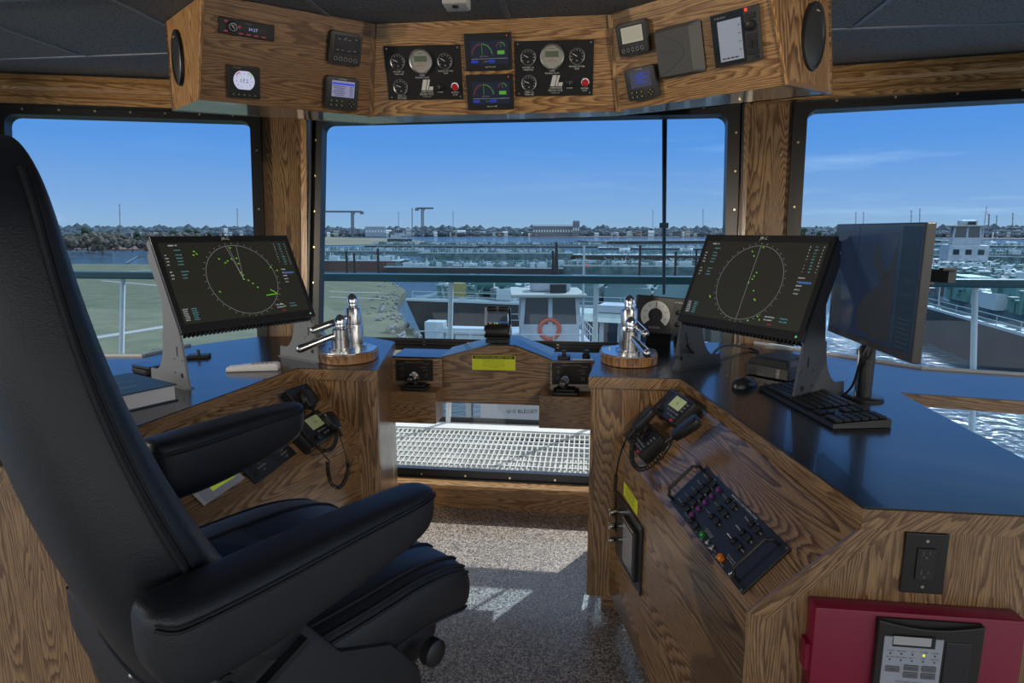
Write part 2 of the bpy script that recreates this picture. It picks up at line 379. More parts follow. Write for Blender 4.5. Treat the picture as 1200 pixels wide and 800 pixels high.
# corner trims and header mouldings
def moulding(name, Fm, x0, x1, grain, pts, m=OAK_GOLD):
    b = MB(); mm = Fm @ frame((x0, 0, 0), (0, 0, 1), (0, 1, 0))   # profile x = into room, y = up ; extrude along -x
    b.prism(pts, -(x1 - x0), 0, mm); return struct(b.build(name, m, grain=grain))
hp = [(0, 2.25), (.05, 2.25), (.05, 2.285), (.034, 2.30), (.034, 2.33), (.042, 2.345), (.042, 2.375), (.03, 2.39), (.03, 2.415), (0, 2.415)]
moulding('trim_2', WL, -3.1, -.01, (1, .3, 0), hp)
moulding('trim_3', WR, .01, 3.0, (1, -.2, 0), hp)
moulding('trim_4', WC, .02, 2.38, (1, 0, 0), hp)
for nm_, Fm, pts in (('wall_pillar_left', WL, [(uLf - .005, 0), (.002, 0), (.002 + .027 * CEV, CEV), (uLf - .005, CEV)]), ('wall_pillar_right', WR, [(-.002, 0), (uRf + .005, 0), (uRf + .005, CEV), (-.002 - .016 * CEV, CEV)])):
    b = MB(); b.prism(pts, -GZ, 0, Fm); struct(b.build(nm_, OAK, grain=(0, 0, 1)))
for nm_, m_, a, c in (('trim_5', OAK_GOLD, V((-1.628, 3.35, 0)), V((-1.69, 3.758, 2.4))), ('trim_6', OAK_FINE, V((.783, 3.35, 0)), V((.823, 3.758, 2.4)))):
    b = MB(); b.bar(a, c, .035, .06); struct(b.build(nm_, m_, grain=(0, 0, 1)))
# pillar screws
for k, (Fm, px) in enumerate(((WL, 314), (WL, 352), (WR, 871), (WR, 915))):
    b = MB()
    for py in (182, 330):
        p = wl(Fm, px, py); b.cyl((p.x, p.y, .003), .0065, .006, Fm, 12)
    struct(b.build('trim_%d' % (20 + k), SCREWM))

def rrect(x0, x1, y0, y1, r, n=5):
    pts = []
    for cx, cy, a0 in ((x1 - r, y1 - r, 0), (x0 + r, y1 - r, 90), (x0 + r, y0 + r, 180), (x1 - r, y0 + r, 270)):
        for i in range(n + 1):
            a = rad(a0 + 90 * i / n); pts.append((cx + r * math.cos(a), cy + r * math.sin(a)))
    return pts
def window(n, Fm, x0, x1, y0, y1, fw, fwr=None, nb=(6, 5), r=.05, fb=None):
    """glass x0..x1,y0..y1 in a black frame fw wide, rounded inner corners, bolts"""
    fwr = fwr or fw; fb = fb or fw
    win = bpy.data.objects.new('window_%d' % n, None); col.objects.link(win); win.matrix_world = Fm; win['kind'] = 'structure'; bpy.context.view_layer.update()
    inn = rrect(x0, x1, y0, y1, r); out = rrect(x0 - fw, x1 + fwr, y0 - fb, y1 + fw, .004)
    b = MB(); t = bmesh.new(); zf, zb = .022, -.05
    A = [t.verts.new((*p, zf)) for p in inn]; B = [t.verts.new((*p, zf)) for p in out]; C_ = [t.verts.new((*p, zb)) for p in inn]; D = [t.verts.new((*p, zb)) for p in out]; k = len(inn)
    for i in range(k):
        j = (i + 1) % k
        t.faces.new((A[i], A[j], B[j], B[i])); t.faces.new((A[j], A[i], C_[i], C_[j])); t.faces.new((B[i], B[j], D[j], D[i])); t.faces.new((C_[i], D[i], D[j], C_[j]))
    bmesh.ops.recalc_face_normals(t, faces=t.faces); b.add(t)
    # raised outer lip
    lw = .012
    for c, d in ((((x0 + x1) / 2, y1 + fw - lw / 2, .03), (x1 - x0 + fw + fwr, lw, .03)), (((x0 + x1) / 2, y0 - fb + lw / 2, .03), (x1 - x0 + fw + fwr, lw, .03)),
                 ((x0 - fw + lw / 2, (y0 + y1) / 2, .03), (lw, y1 - y0 + fw + fb, .03)), ((x1 + fwr - lw / 2, (y0 + y1) / 2, .03), (lw, y1 - y0 + fw + fb, .03))): b.box(c, d)
    b.build('window_frame', FRAME, win)
    b = MB(); b.box(((x0 + x1) / 2, (y0 + y1) / 2, -.015), (x1 - x0 + .01, y1 - y0 + .01, .006)); b.build('glass_pane', GLASS2 if n == 3 else GLASS, win)
    sp_ = []
    for i in range(nb[0]):
        x = x0 + (x1 - x0) * (i + .5) / nb[0]; sp_ += [(x, y1 + fw * .55, .024), (x, y0 - fb * .55, .024)]
    for i in range(nb[1]):
        y = y0 + (y1 - y0) * (i + .5) / nb[1]; sp_ += [(x0 - fw * .55, y, .024), (x1 + fwr * .55, y, .024)]
    each(win, 'bolt', BRASS, lambda b: b.cyl((0, 0, 0), .006, .006, None, 10), sp_, smooth=True)
    return win
window(1, WL, uLe, uL, .16, 2.2, .05, uLf - uL, (7, 6))
vb = wl(WC, 580, 398).y
window(2, WC, uC0, uC1, vb, 2.2, uC0 - uCf0, uCf1 - uC1, (9, 6), fb=.035)
window(3, WC, uC0, uC1, .195, vb - .07, uC0 - uCf0, uCf1 - uC1, (9, 3), fb=.055, r=.03)
window(4, WR, uR, 2.7, .16, 2.2, uR - uRf, .05, (9, 6))
# low ledge and baseboard under the centre window
b = MB(); b.prism([(-1.7, 3.255), (.9, 3.255), (.9, 3.43), (-1.7, 3.43)], .128, .152, bev=.004); struct(b.build('trim_7', OAK_GOLD, grain=(1, 0, 0)))
b = MB(); b.prism([(-1.7, 3.30), (.9, 3.30), (.9, 3.40), (-1.7, 3.40)], 0, .128); struct(b.build('baseboard_front', OAK_RED, grain=(1, 0, 0)))
b = MB(); b.prism([(-1.7, 3.285), (.9, 3.285), (.9, 3.302), (-1.7, 3.302)], .1, .128, bev=.004); struct(b.build('trim_8', OAK_RED, grain=(1, 0, 0)))

# ================================================================== WORKTOPS
def worktop(name, label, pts, z=1.0, th=.045):
    t = thing(name, label, 'worktop', (pts[0][0], pts[0][1], z - th))
    b = MB(); b.prism(pts, z - th, z - .003); b.build('wooden_edge', OAK_FINE, t, grain=(.12, -1, 0), world=True)
    # laminate sheet, inset a little from the wooden lip
    c = V((sum(p[0] for p in pts) / len(pts), sum(p[1] for p in pts) / len(pts)))
    q = [(p[0] + (c.x - p[0]) * .004, p[1] + (c.y - p[1]) * .004) for p in pts]
    b = MB(); b.prism(q, z - .003, z); b.build('laminate_surface', LAM, t, world=True)
    return t
RW = [(.004, 2.375), (.345, 2.375), (.556, 1.27), (1.06, 1.27), (1.065, 2.255), (1.43, 2.19), (2.3, 2.02), (2.3, 2.43), (1.663, 2.587), (1.335, 2.668), (.816, 3.19), (.427, 3.2), (.064, 3.03)]
worktop('worktop', 'black laminate worktop with oak edge on the right console, carrying keyboard and two monitors', RW)
LW = [(-.833, 2.375), (-.962, 3.024), (-1.156, 3.157), (-1.381, 3.16), (-1.716, 3.08), (-1.912, 2.788), (-1.959, 2.519), (-2.173, 2.493), (-2.5, 2.45), (-2.5, 1.26), (-1.316, 1.26), (-1.168, 2.375)]
worktop('worktop', 'black laminate worktop with oak edge on the left console, carrying the thick book', LW[::-1])

for nm_, pts in (('trim_10', [(2.3, 2.43), (1.663, 2.587), (1.335, 2.668), (.816, 3.19)]), ('trim_11', [(-2.5, 2.45), (-2.173, 2.493), (-1.959, 2.519), (-1.912, 2.788)])):
    b = MB()
    for a, c in zip(pts, pts[1:]): b.bar((a[0], a[1] + .006, .995), (c[0], c[1] + .006, .995), .012, .03)
    struct(b.build(nm_, mat('white_edging', (.6, .62, .64), .4)))
# ================================================================== CONSOLE CABINETS
def console(side):
    right = side > 0
    if right: XF0, XB, XC, XFold0, XFold1, XE, xin, y1 = .014, .352, .566, .105, .35, 1.05, .075, 1.29
    else: XF0, XB, XC, XFold0, XFold1, XE, xin, y1 = -.842, -1.178, -1.328, -.926, -1.11, -2.45, -.965, 1.275
    y0, zt, zf, zb = 2.385, .954, .744, .08
    lab = ('oak console cabinet on the right with switch panel, outlet and red alarm box' if right else 'oak console cabinet on the left behind the pilot chair')
    t = thing('console_cabinet', lab, 'cabinet', ((XB + XF0) / 2, y0, 0)); T = .02
    def P(name, q, grain, m=OAK, th=T):
        if not right: q = q[::-1]
        b = MB(); b.slab(q, th); return b.build(name, m, t, grain=grain, world=True)
    P('front_panel', [(XF0, y0, zb), (XFold0 + .03 * side, y0, zb), (XFold0 + .03 * side, y0, zf), (XB, y0, zt), (XF0, y0, zt)], (0, 0, 1), OAK)
    e = .004 * side
    P('sloped_panel', [(XFold0, y0 - .001, zf), (XFold1, y1, zf), (XC, y1, zt), (XB, y0 - .001, zt)], (XFold1 - XFold0, y1 - y0, 0), OAK)
    P('side_panel', [(XFold0, y0 - .001, .1), (XFold1, y1, .1), (XFold1, y1, zf), (XFold0, y0 - .001, zf)], (XFold1 - XFold0, y1 - y0, 0), OAK)
    P('end_panel', [(XFold1 + e, y1, .0), (XE, y1, .0), (XE, y1, zt), (XC + e, y1, zt), (XFold1 + e, y1, zf)], (0, 0, 1), OAK_FINE)
    P('inner_side_panel', [(xin, 3.0, zb), (XF0, y0, zb), (XF0, y0, zt), (xin, 3.0, zt)], (0, 0, 1), OAK)
    # trims along the folded edge of the end panel
    d = V((XC - XFold1, 0, zt - zf)).normalized(); n = V((-d.z, 0, d.x)) * side; n = n if n.z < 0 else -n; wdt = .045
    a, c = V((XFold1, y1 - .008, zf)), V((XC, y1 - .008, zt))
    q = [a, a + V((wdt * side, 0, -.01)), c + V((wdt * side * 1.35, 0, 0)), c]
    P('diagonal_trim', q, d, OAK_FINE, .012)
    q = [V((XFold1, y1 - .008, 0)), V((XFold1 + wdt * side, y1 - .008, 0)), V((XFold1 + wdt * side, y1 - .008, zf - .01)), V((XFold1, y1 - .008, zf))]
    P('corner_trim', q, (0, 0, 1), OAK_FINE, .012)
    b = MB(); xa, xb_ = XFold0 + .02 * side, XFold1 + .05 * side
    b.prism([(xa - .05 * side, y0 + .05), (xa + .03 * side, y0 + .05), (xb_, y1 + .06), (XE - .03 * side, y1 + .06), (XE - .03 * side, y0 + .5), (xin + .03 * side, 2.95)], 0, .1)
    b.build('toe_kick', OAK_FINE, t, grain=(1, 0, 0), world=True)
    return t
console(1); console(-1)

# ------------------------------------------------------------------ centre console
t = thing('center_console', 'low oak center console with peaked top under the front window', 'console', (-.447, 2.95, .64))
prof = [(-.722, .928), (-.473, .996), (-.353, .996), (-.173, .930), (-.17, .70), (-.725, .70)]
b = MB(); b.slab([(x, 3.0, z) for x, z in prof[::-1]], .02); b.build('center_panel', OAK, t, grain=(1, 0, 0), world=True)
b = MB()
for x0, x1 in ((-.725, -.705), (-.19, -.17)): b.box(((x0 + x1) / 2, 3.1, .81), (.02, .17, .22))
b.box((-.447, 3.1, .71), (.51, .16, .02)); b.build('side_board', OAK_RED, t, grain=(0, 0, 1), world=True)
for q in (prof[0:2], prof[1:3], prof[2:4]):
    (xa, za), (xb_, zb_) = q
    b = MB(); b.slab([(xa, 2.99, za + .006), (xb_, 2.99, zb_ + .006), (xb_, 3.26, zb_ + .006), (xa, 3.26, za + .006)], .006); b.build('laminate_top', LAM, t, world=True)
    b = MB(); b.slab([(xa, 2.992, za - .014), (xb_, 2.992, zb_ - .014), (xb_, 2.992, zb_), (xa, 2.992, za)], .012); b.build('edge_strip', OAK_FINE, t, grain=(1, 0, 0), world=True)
for k, (xa, xb_) in enumerate(((-.962, -.712), (-.178, .06))):
    b = MB(); b.box(((xa + xb_) / 2, 3.08, .931), (xb_ - xa, .21, .008)); b.build('side_shelf', LAM, t, world=True)
    b = MB(); b.slab([(xa, 2.955, .775), (xb_, 2.955, .775), (xb_, 2.98, .927), (xa, 2.98, .927)], .018); b.build('instrument_board', OAK, t, grain=(1, 0, 0), world=True)
    xc0, xc1 = (-.955, -.715) if k == 0 else (-.222, .03)
    b = MB(); b.prism([(xc0, 2.845), (xc1, 2.845), (xc1, 3.0), (xc0, 3.0)], .635, .79, bev=.002); b.build('control_box', OAK_FINE, t, grain=(1, 0, 0), world=True)

# ================================================================== OVERHEAD CONSOLE
OB = [V((-1.782, 2.625, 2.05)), V((-1.528, 2.421, 2.05)), V((-.978, 2.862, 2.05)), V((.097, 2.862, 2.05)), V((.668, 2.425, 2.05)), V((.886, 2.607, 2.05)), V((.102, 3.0, 2.05)), V((-1.04, 3.07, 2.05))]
OT = [V((-1.767, 2.606, 2.398)), V((-1.42, 2.314, 2.398)), V((-.909, 2.74, 2.398)), V((.049, 2.74, 2.398)), V((.554, 2.31, 2.398)), V((.848, 2.512, 2.398)), V((.102, 3.0, 2.398)), V((-1.04, 3.07, 2.398))]
def flatten(i, a, b_, c):
    n = (OB[a] - OT[c]).cross(OB[b_] - OT[c]); q = OT[i]; q.y += -(q - OT[c]).dot(n) / n.y
flatten(1, 1, 2, 2); flatten(4, 3, 4, 3); flatten(0, 0, 1, 1); flatten(5, 4, 5, 4)
t = thing('overhead_console', 'oak overhead instrument console spanning the ceiling above the front window', 'console', (-.44, 2.86, 2.05))
nm = ['speaker_panel', 'wing_panel', 'center_panel', 'wing_panel', 'speaker_panel', 'back_panel', 'back_panel', 'back_panel']
PL = []
for i in range(8):
    a, b_, c, d = OB[i], OB[(i + 1) % 8], OT[(i + 1) % 8], OT[i]
    n = (b_ - a).cross(c - a).normalized(); PL.append((a, n))
    g = (b_ - a) if i not in (0, 4) else V((0, 0, 1))
    b = MB(); b.slab([a, b_, c, d], .018); b.build(nm[i], [OAK_GOLD, OAK_RED, OAK_GOLD, OAK_GOLD, OAK, OAK, OAK, OAK][i], t, grain=g, world=True)
b = MB(); b.slab(OB[::-1], .015); b.build('bottom_panel', mat('varnished_bottom', (.2, .12, .07), .16, spec=.8, coat=.6), t, world=True)
for (a, c, u) in ((OB[2], OT[2], V((-1, 0, 0))), (OB[3], OT[3], V((1, 0, 0)))):
    b = MB(); w_ = u * .022; n = V((0, -1, -.35)).normalized() * .012
    b.hull([a + n, a + w_ * 1.2 + n, c + w_ * 1.2 + n, c + n], [a - n * .5, a + w_ * 1.2 - n * .5, c + w_ * 1.2 - n * .5, c - n * .5]); b.build('corner_strip', OAK_RED if u.x < 0 else OAK_GOLD, t, grain=(0, 0, 1), world=True)
for a, c in ((OB[1], OT[1]), (OB[4], OT[4])):
    b = MB(); b.tube([a, c], .006, 6); b.build('edge_bead', OAK_GOLD, t, grain=(0, 0, 1), world=True)
# smoke detector box on the ceiling
o = ony(540, 6, 2.5); t = thing('smoke_detector', 'small white box mounted on the ceiling above the center gauges', 'detector', frame((o.x, 2.42, 2.398), (1, 0, 0), (0, 1, 0)))
b = MB(); b.box((0, 0, -.028), (.09, .09, .056), bev=.008); b.build('housing', mat('beige_plastic', (.55, .54, .5), .5), t, smooth=True)
b = MB(); b.box((0, 0, -.005), (.125, .05, .01), bev=.003); b.build('mounting_ears', mat('beige_plastic', (.55, .54, .5), .5), t)
b = MB(); b.cyl((0, -.02, -.058), .012, .004, None, 16); b.build('sensor', BLACK, t)
# ================================================================== OVERHEAD INSTRUMENTS
SCR = mat('dark_screen', (.012, .014, .02), .12)
SCRL = em('screen_light_grey', (.2, .22, .26)); SCRW = em('screen_white', (.45, .47, .62)); SCRV = em('screen_violet_grey', (.2, .2, .32)); SCRBG = em('screen_night_blue', (.008, .011, .022)); SCRG = mat('screen_lcd_green', (.13, .17, .11), .3)
SCRC = em('screen_cream', (.3, .28, .21)); E_W = em('screen_print_white', (.55, .57, .6)); E_G = em('screen_print_green', (.12, .42, .02)); E_C = em('screen_print_cyan', (.1, .32, .34)); E_B = em('screen_print_blue', (.02, .05, .5)); E_R = em('screen_print_red', (.45, .03, .03)); E_O = em('screen_print_orange', (.6, .22, .02)); E_K = mat('screen_print_black', (.01, .01, .012), .4)
DIALG = mat('tachometer_face', (.42, .41, .37), .5); DIALB = mat('blue_black_dial', (.02, .03, .06), .25)

def gauge(par, x, y, r, needle=150):
    g = MB(); g.lathe([(r * .86, 0), (r, 0), (r * 1.0, r * .18), (r * .93, r * .28), (r * .84, r * .2), (r * .84, .001)], 28, tr(x, y, 0), caps=False); go = g.build('gauge', BEZEL, par, smooth=True, label='round engine gauge in a chrome bezel')
    g = MB(); g.disc(x, y, r * .08, r * .86); g.build('dial', DIALB, go)
    g = MB()
    for k in range(9):
        a = rad(210 - k * 30); p0 = (x + math.cos(a) * r * .62, y + math.sin(a) * r * .62, r * .12); p1 = (x + math.cos(a) * r * .78, y + math.sin(a) * r * .78, r * .12); g.bar(p0, p1, r * .05, .0003)
    a = rad(needle); g.bar((x, y, r * .14), (x + math.cos(a) * r * .6, y + math.sin(a) * r * .6, r * .14), r * .08, .0004)
    g.text('80', r * .26, x, y - r * .5, r * .12); g.build('needle', PRINT, go)
def engine_panel(px, label):
    Fm, w_, h = pquad(*px, PL[2][0], PL[2][1], .0025)
    t = thing('engine_gauge_panel', label, 'gauge panel', Fm, 'engine gauge panels on the overhead console')
    b = MB(); b.box((0, 0, .0015), (w_, h, .003), bev=.0008); b.build('panel_plate', mat('matte_black_plate', (.008, .008, .009), .6), t)
    X = lambda f: (f - .5) * w_
    Y = lambda f: (.5 - f) * h
    gauge(t, X(.17), Y(.29), .0335, 155); gauge(t, X(.79), Y(.29), .0335, 150); gauge(t, X(.175), Y(.755), .0335, 160)
    r = .05; x, y = X(.475), Y(.285)
    g = MB(); g.lathe([(r * .88, 0), (r, 0), (r, r * .2), (r * .95, r * .26), (r * .88, r * .2), (r * .88, .001)], 36, tr(x, y, .002), caps=False); go = g.build('tachometer', BEZEL, t, smooth=True, label='large silver tachometer with a grey digital window')
    g = MB(); g.disc(x, y, r * .12, r * .88, n=36); g.build('tachometer_face', DIALG, go)
    g = MB(); g.box((x, y + r * .2, r * .14), (r * 1.1, r * .46, .001)); g.build('digital_window', SCRG, go)
    g = MB(); g.text('MURPHY', r * .13, x, y + r * .62, r * .14); g.build('face_print', INK, go)
    g = MB(); g.text('RPM', r * .13, x, y - r * .2, r * .14); g.text('DIGITAL TACH', r * .12, x, y - r * .34, r * .14); g.prism([(x + r * .3, y + r * .72), (x + r * .45, y + r * .6), (x + r * .36, y + r * .74)], r * .14, r * .15); g.build('face_print_red', REDP, go)
    b = MB(); z = .0036; s = h * .042
    for tx, ty, a, c in ((.17, .47, 'ENGINE OIL', 'PRESSURE'), (.475, .54, 'MAIN', 'ENGINE TACH'), (.79, .47, 'ENGINE WATER', 'TEMP'), (.175, .925, 'GEAR OIL', 'PRESSURE'), (.895, .87, 'ENGINE', 'STOP')):
        b.text(a, s, X(tx), Y(ty), z); b.text(c, s, X(tx), Y(ty) - s * 1.05, z)
    b.text('DIMMER', s * .8, X(.7), Y(.86), z)
    # the slanted letter mark with two lines of lettering under it
    sk = .26; bx, by = X(.45), Y(.82); H_ = h * .2
    for x0, x1, y0, y1 in ((0, .018, 0, H_), (.021, .03, 0, H_), (.033, .05, 0, H_ * .34)): b.prism([(bx + x0 + sk * y0, by + y0), (bx + x1 + sk * y0, by + y0), (bx + x1 + sk * y1, by + y1), (bx + x0 + sk * y1, by + y1)], z, z + .0003)
    b.text('LABORDE', h * .055, bx + .024, by - h * .03, z); b.text('PRODUCTS', h * .055, bx + .022, by - h * .08, z); b.text('504-733-0000', h * .03, bx + .022, by - h * .125, z)
    b.build('lettering', PRINT, t)
    b = MB(); x, y = X(.7), Y(.77); b.lathe([(.014, 0), (.014, .006), (.01, .008)], 20, tr(x, y, .003)); b.box((x, y, .013), (.005, .02, .012), bev=.001); k = b.build('dimmer_knob', BLACK, t)
    b = MB(); b.arc(x, y, .0095, .009, .0115, 0, 360); b.box((x + .001, y + .004, .0195), (.002, .01, .001)); b.build('knob_mark', PRINTG, k)
    b = MB(); x, y = X(.9), Y(.76); b.lathe([(.017, 0), (.017, .005), (.0135, .006)], 24, tr(x, y, .003)); s_ = b.build('stop_button', CHROME, t, smooth=True)
    b = MB(); b.lathe([(.0135, 0), (.0135, .01), (.011, .012)], 24, tr(x, y, .005)); b.build('button_cap', RED, s_, smooth=True)
    each(t, 'screw', SCREWM, lambda b: b.cyl((0, 0, 0), .0035, .0012, None, 10), [(X(fx), Y(fy), .0035) for fx in (.04, .96) for fy in (.05, .95)])
engine_panel(((449, 54), (540, 52), (543, 116), (457, 117)), 'black engine gauge panel left of the two small displays, with chrome gauges and red button')
engine_panel(((603, 48), (697, 46), (694, 111), (605, 113)), 'black engine gauge panel right of the two small displays, with chrome gauges and red button')

def rudder_display(px, label):
    Fm, w_, h = pquad(*px, PL[2][0], PL[2][1], .001)
    t = thing('thruster_display', label, 'display', Fm, 'small display screens between the engine gauge panels')
    b = MB(); b.box((0, 0, .006), (w_, h, .012), bev=.002); b.build('bezel', BLACK2, t)
    b = MB(); b.box((w_ * .02, -h * .02, .0123), (w_ * .8, h * .64, .0008)); s = b.build('screen', SCRBG, t)
    z = .0131; cx, cy, r = -w_ * .13, -h * .08, h * .3
    b = MB(); b.arc(cx, cy, z, r * .955, r, 90, 178); b.arc(w_ * .27, h * .13, z, r * .38, r * .42, 95, 178); b.build('red_arc', em('dim_red', (.22, .03, .03)), s)
    b = MB(); b.arc(cx, cy, z, r * .95, r, 5, 90); b.arc(w_ * .27, h * .13, z, r * .37, r * .42, 5, 90); b.box((w_ * .27, -h * .02, z), (w_ * .15, h * .1, .0003)); b.box((cx, cy + r * .45, z), (.0012, r * .9, .0003)); b.box((w_ * .27, h * .17, z), (.001, r * .35, .0003)); b.build('green_arc', em('dim_green', (.07, .26, .03)), s)
    b = MB()
    for k in range(17):
        a = rad(k * 11.25); b.bar((cx + math.cos(a) * r * 1.06, cy + math.sin(a) * r * 1.06, z), (cx + math.cos(a) * r * 1.14, cy + math.sin(a) * r * 1.14, z), .0008, .0002)
    b.text('SHAFT RPM', h * .045, cx + w_ * .03, cy - h * .04, z); b.box((w_ * .02, -h * .18, z), (w_ * .78, .0018, .0002)); b.text('PORT', h * .05, -w_ * .06, -h * .26, z); b.build('screen_print', PRINTG, s)
    each(s, 'blue_key', em('dim_blue', (.015, .03, .3)), lambda b: b.box((0, 0, 0), (w_ * .14, h * .08, .0003)), [(w_ * x, -h * .25, z) for x in (-.3, .06)])
    b = MB(); b.text('NAUTICOMP', h * .055, w_ * .03, -h * .41, .0122); b.build('lettering', PRINT, t)
    b = MB(); b.box((w_ * .4, h * .42, .0122), (.004, .004, .0006)); b.build('indicator', LED_R, t)
rudder_display(((544, 39.5), (600, 37.5), (600.5, 81), (546.5, 83)), 'small black display with green arc, upper of the two between the gauge panels')
rudder_display(((546, 87.5), (602, 86), (602.5, 127), (549, 128.5)), 'small black display with green arc, lower of the two between the gauge panels')

def wing_device(px, pl, name, label, cat, depth, r=.012, group=None):
    Fm, w_, h = pquad(*px, PL[pl][0], PL[pl][1], .0)
    t = thing(name, label, cat, Fm, group); b = MB(); b.prism(rrect(-w_ / 2, w_ / 2, -h / 2, h / 2, r), 0, depth, bev=.003); return t, b, w_, h
# car stereo
t, b, w_, h = wing_device(((257, 18), (321, 30), (320, 47.5), (256, 38)), 1, 'car_stereo', 'black car stereo with red lit buttons on the left overhead wing', 'stereo', .016, .003); b.build('faceplate', BLACK2, t)
b = MB(); b.lathe([(h * .34, 0), (h * .33, .012), (h * .26, .015)], 28, tr(-w_ * .27, h * .02, .016)); b.build('volume_knob', BLACK, t, smooth=True)
b = MB(); b.arc(-w_ * .27, h * .02, .0315, h * .22, h * .25, 0, 360); b.bar((-w_ * .3, h * .15, .0315), (-w_ * .24, -h * .1, .0315), .003, .0004); b.build('knob_ring', PRINT, t)
b = MB(); b.box((w_ * .1, h * .06, .0165), (w_ * .5, h * .4, .001)); s = b.build('display', SCR, t)
b = MB(); b.text('30:27', h * .26, w_ * .1, 0, .0172); b.build('display_digits', em('display_digits_blue', (.3, .35, .7)), s)
b = MB(); b.text('Pioneer', h * .13, w_ * .02, h * .33, .0165); b.build('lettering', PRINTG, t)
each(t, 'lit_button', em('red_backlight', (.2, .02, .04)), lambda b: b.box((0, 0, 0), (w_ * .08, h * .08, .001)), [(-w_ * .12 + k * w_ * .14, -h * .34, .0168) for k in range(4)])
b = MB(); b.box((-w_ * .39, h * .3, .0168), (w_ * .06, h * .1, .001)); b.box((-w_ * .39, -h * .3, .0168), (w_ * .06, h * .1, .001)); b.cyl((-w_ * .15, h * .05, .0168), h * .1, .001); b.build('lit_print', em('red_backlight', (.2, .02, .04)), t)
# wind display
t, b, w_, h = wing_device(((267, 75), (305, 79), (302, 115), (265, 112)), 1, 'wind_display', 'square black instrument showing a white dial reading 17.2', 'display', .022, .004); b.build('case', BLACK2, t)
b = MB(); b.prism([(x, y + h * .06) for x, y in [(math.cos(a) * h * .33, max(-h * .28, min(h * .3, math.sin(a) * h * .33))) for a in [2 * PI * k / 40 for k in range(40)]]], .022, .0228); s = b.build('dial', SCRW, t)
b = MB(); b.text('17.2', h * .16, 0, h * .05, .0232)
for k in range(10):
    a = rad(250 - k * 32); b.text('8', h * .06, math.cos(a) * h * .24, h * .06 + math.sin(a) * h * .22, .0232)
b.build('dial_numbers', E_K, s)
b = MB(); b.arc(0, h * .06, .0232, h * .27, h * .3, 115, 150, 8); b.build('red_sector', E_R, s); b = MB(); b.arc(0, h * .06, .0232, h * .27, h * .3, 30, 65, 8); b.build('green_sector', E_G, s)
b = MB(); b.text('FURUNO', h * .06, -w_ * .2, h * .44, .0222)
for k in range(5): b.prism([(-w_ * .34 + k * w_ * .17 - .003, -h * .4), (-w_ * .34 + k * w_ * .17 + .003, -h * .4), (-w_ * .34 + k * w_ * .17, -h * .36)], .0222, .0226)
b.build('key_print', mat('gold_print', (.6, .5, .25), .5), t)
def nav_box(px, pl, label, screen, rows=None, keys=5, light=PRINTG, txt=E_K, name='navigation_display', lit=None):
    t, b, w_, h = wing_device(px, pl, name, label, 'display', .03, .014); b.build('case', GREYP, t, smooth=True)
    if keys == 5:
        b = MB(); b.box((w_ * .03, h * .12, .0303), (w_ * .78, h * .56, .001)); b.build('screen_surround', BLACK2, t)
        b = MB(); b.box((w_ * .03, h * .12, .031), (w_ * .7, h * .48, .001)); s = b.build('screen', screen, t)
        for kb in each(t, 'key', BLACK, lambda b: b.cyl((0, 0, 0), h * .052, .004, None, 16), [(-w_ * .3 + k * w_ * .155, -h * .33, .032) for k in range(5)]):
            b = MB(); b.arc(0, 0, .0022, h * .045, h * .062, 0, 360, 16); b.build('key_ring', light, kb)
        if rows:
            b = MB()
            for x, y in ((-.22, .28), (-.05, .28), (.1, .28), (-.02, .33), (.3, .33), (-.25, -.06), (-.1, -.06), (.1, -.06), (.28, -.04)): b.box((w_ * x, h * y, .0318), (w_ * .08, h * .02, .0003))
            b.build('screen_print', PRINTG, s)
        else:
            b = MB()
            for k in range(7): b.box((w_ * .03, h * (.28 - k * .05), .0316), (w_ * .6, .0008, .0002))
            b.build('screen_print', mat('faint_lcd_print', (.25, .24, .2), .6), s)
    else:
        b = MB(); b.box((w_ * .02, h * .14, .0303), (w_ * .68, h * .5, .001)); s = b.build('screen', screen, t)
        if lit:
            b = MB(); b.box((w_ * .02, h * .3, .031), (w_ * .66, h * .06, .0004)); b.build('screen_bar', em('bar_blue', (.03, .05, .5)), s)
            b = MB()
            for k in range(6): b.box((-w_ * .1, h * (.22 - k * .055), .031), (w_ * (.38 - .05 * (k % 3)), h * .016, .0003)); b.box((w_ * .27, h * (.22 - k * .055), .031), (w_ * .1, h * .016, .0003))
            b.build('screen_print', E_K, s)
        else:
            b = MB()
            for k in range(5): b.box((w_ * (.06 - .05 * (k % 2)), h * (.32 - k * .07), .031), (w_ * (.2 + .12 * ((k * 7) % 3)), h * .02, .0003))
            b.build('screen_print', txt, s)
        for kb in each(t, 'key', BLACK, lambda b: b.cyl((0, 0, 0), h * .045, .003, None, 14), [(-w_ * .32 + i * w_ * .16, -h * .24 - j * h * .14, .0315) for i in range(3) for j in range(2)]):
            b = MB(); b.cyl((0, 0, .0018), h * .022, .0006, None, 10); b.build('key_print', mat('gold_print', (.6, .5, .25), .5), kb)
        b = MB(); b.cyl((w_ * .3, -h * .3, .0315), h * .11, .003, None, 24); kb = b.build('round_keypad', BLACK, t)
        b = MB()
        for k in range(4):
            a = rad(90 * k); b.cyl((w_ * .3 + math.cos(a) * h * .07, -h * .3 + math.sin(a) * h * .07, .0333), h * .018, .0006, None, 8)
        b.build('key_print', mat('gold_print', (.6, .5, .25), .5), kb)
        b = MB(); b.text('FURUNO', h * .065, w_ * .0, h * .44, .0304); b.build('lettering', PRINT, t)
nav_box(((386, 34), (424, 40.5), (418, 77), (382, 71)), 1, 'small black display with five ring keys under a dark screen, near the wing corner', SCR, True)
nav_box(((381.5, 87), (420.5, 92), (415, 127.5), (377, 124)), 1, 'small black display with violet list screen and round keypad, left wing', SCRV, keys=7, lit=True)
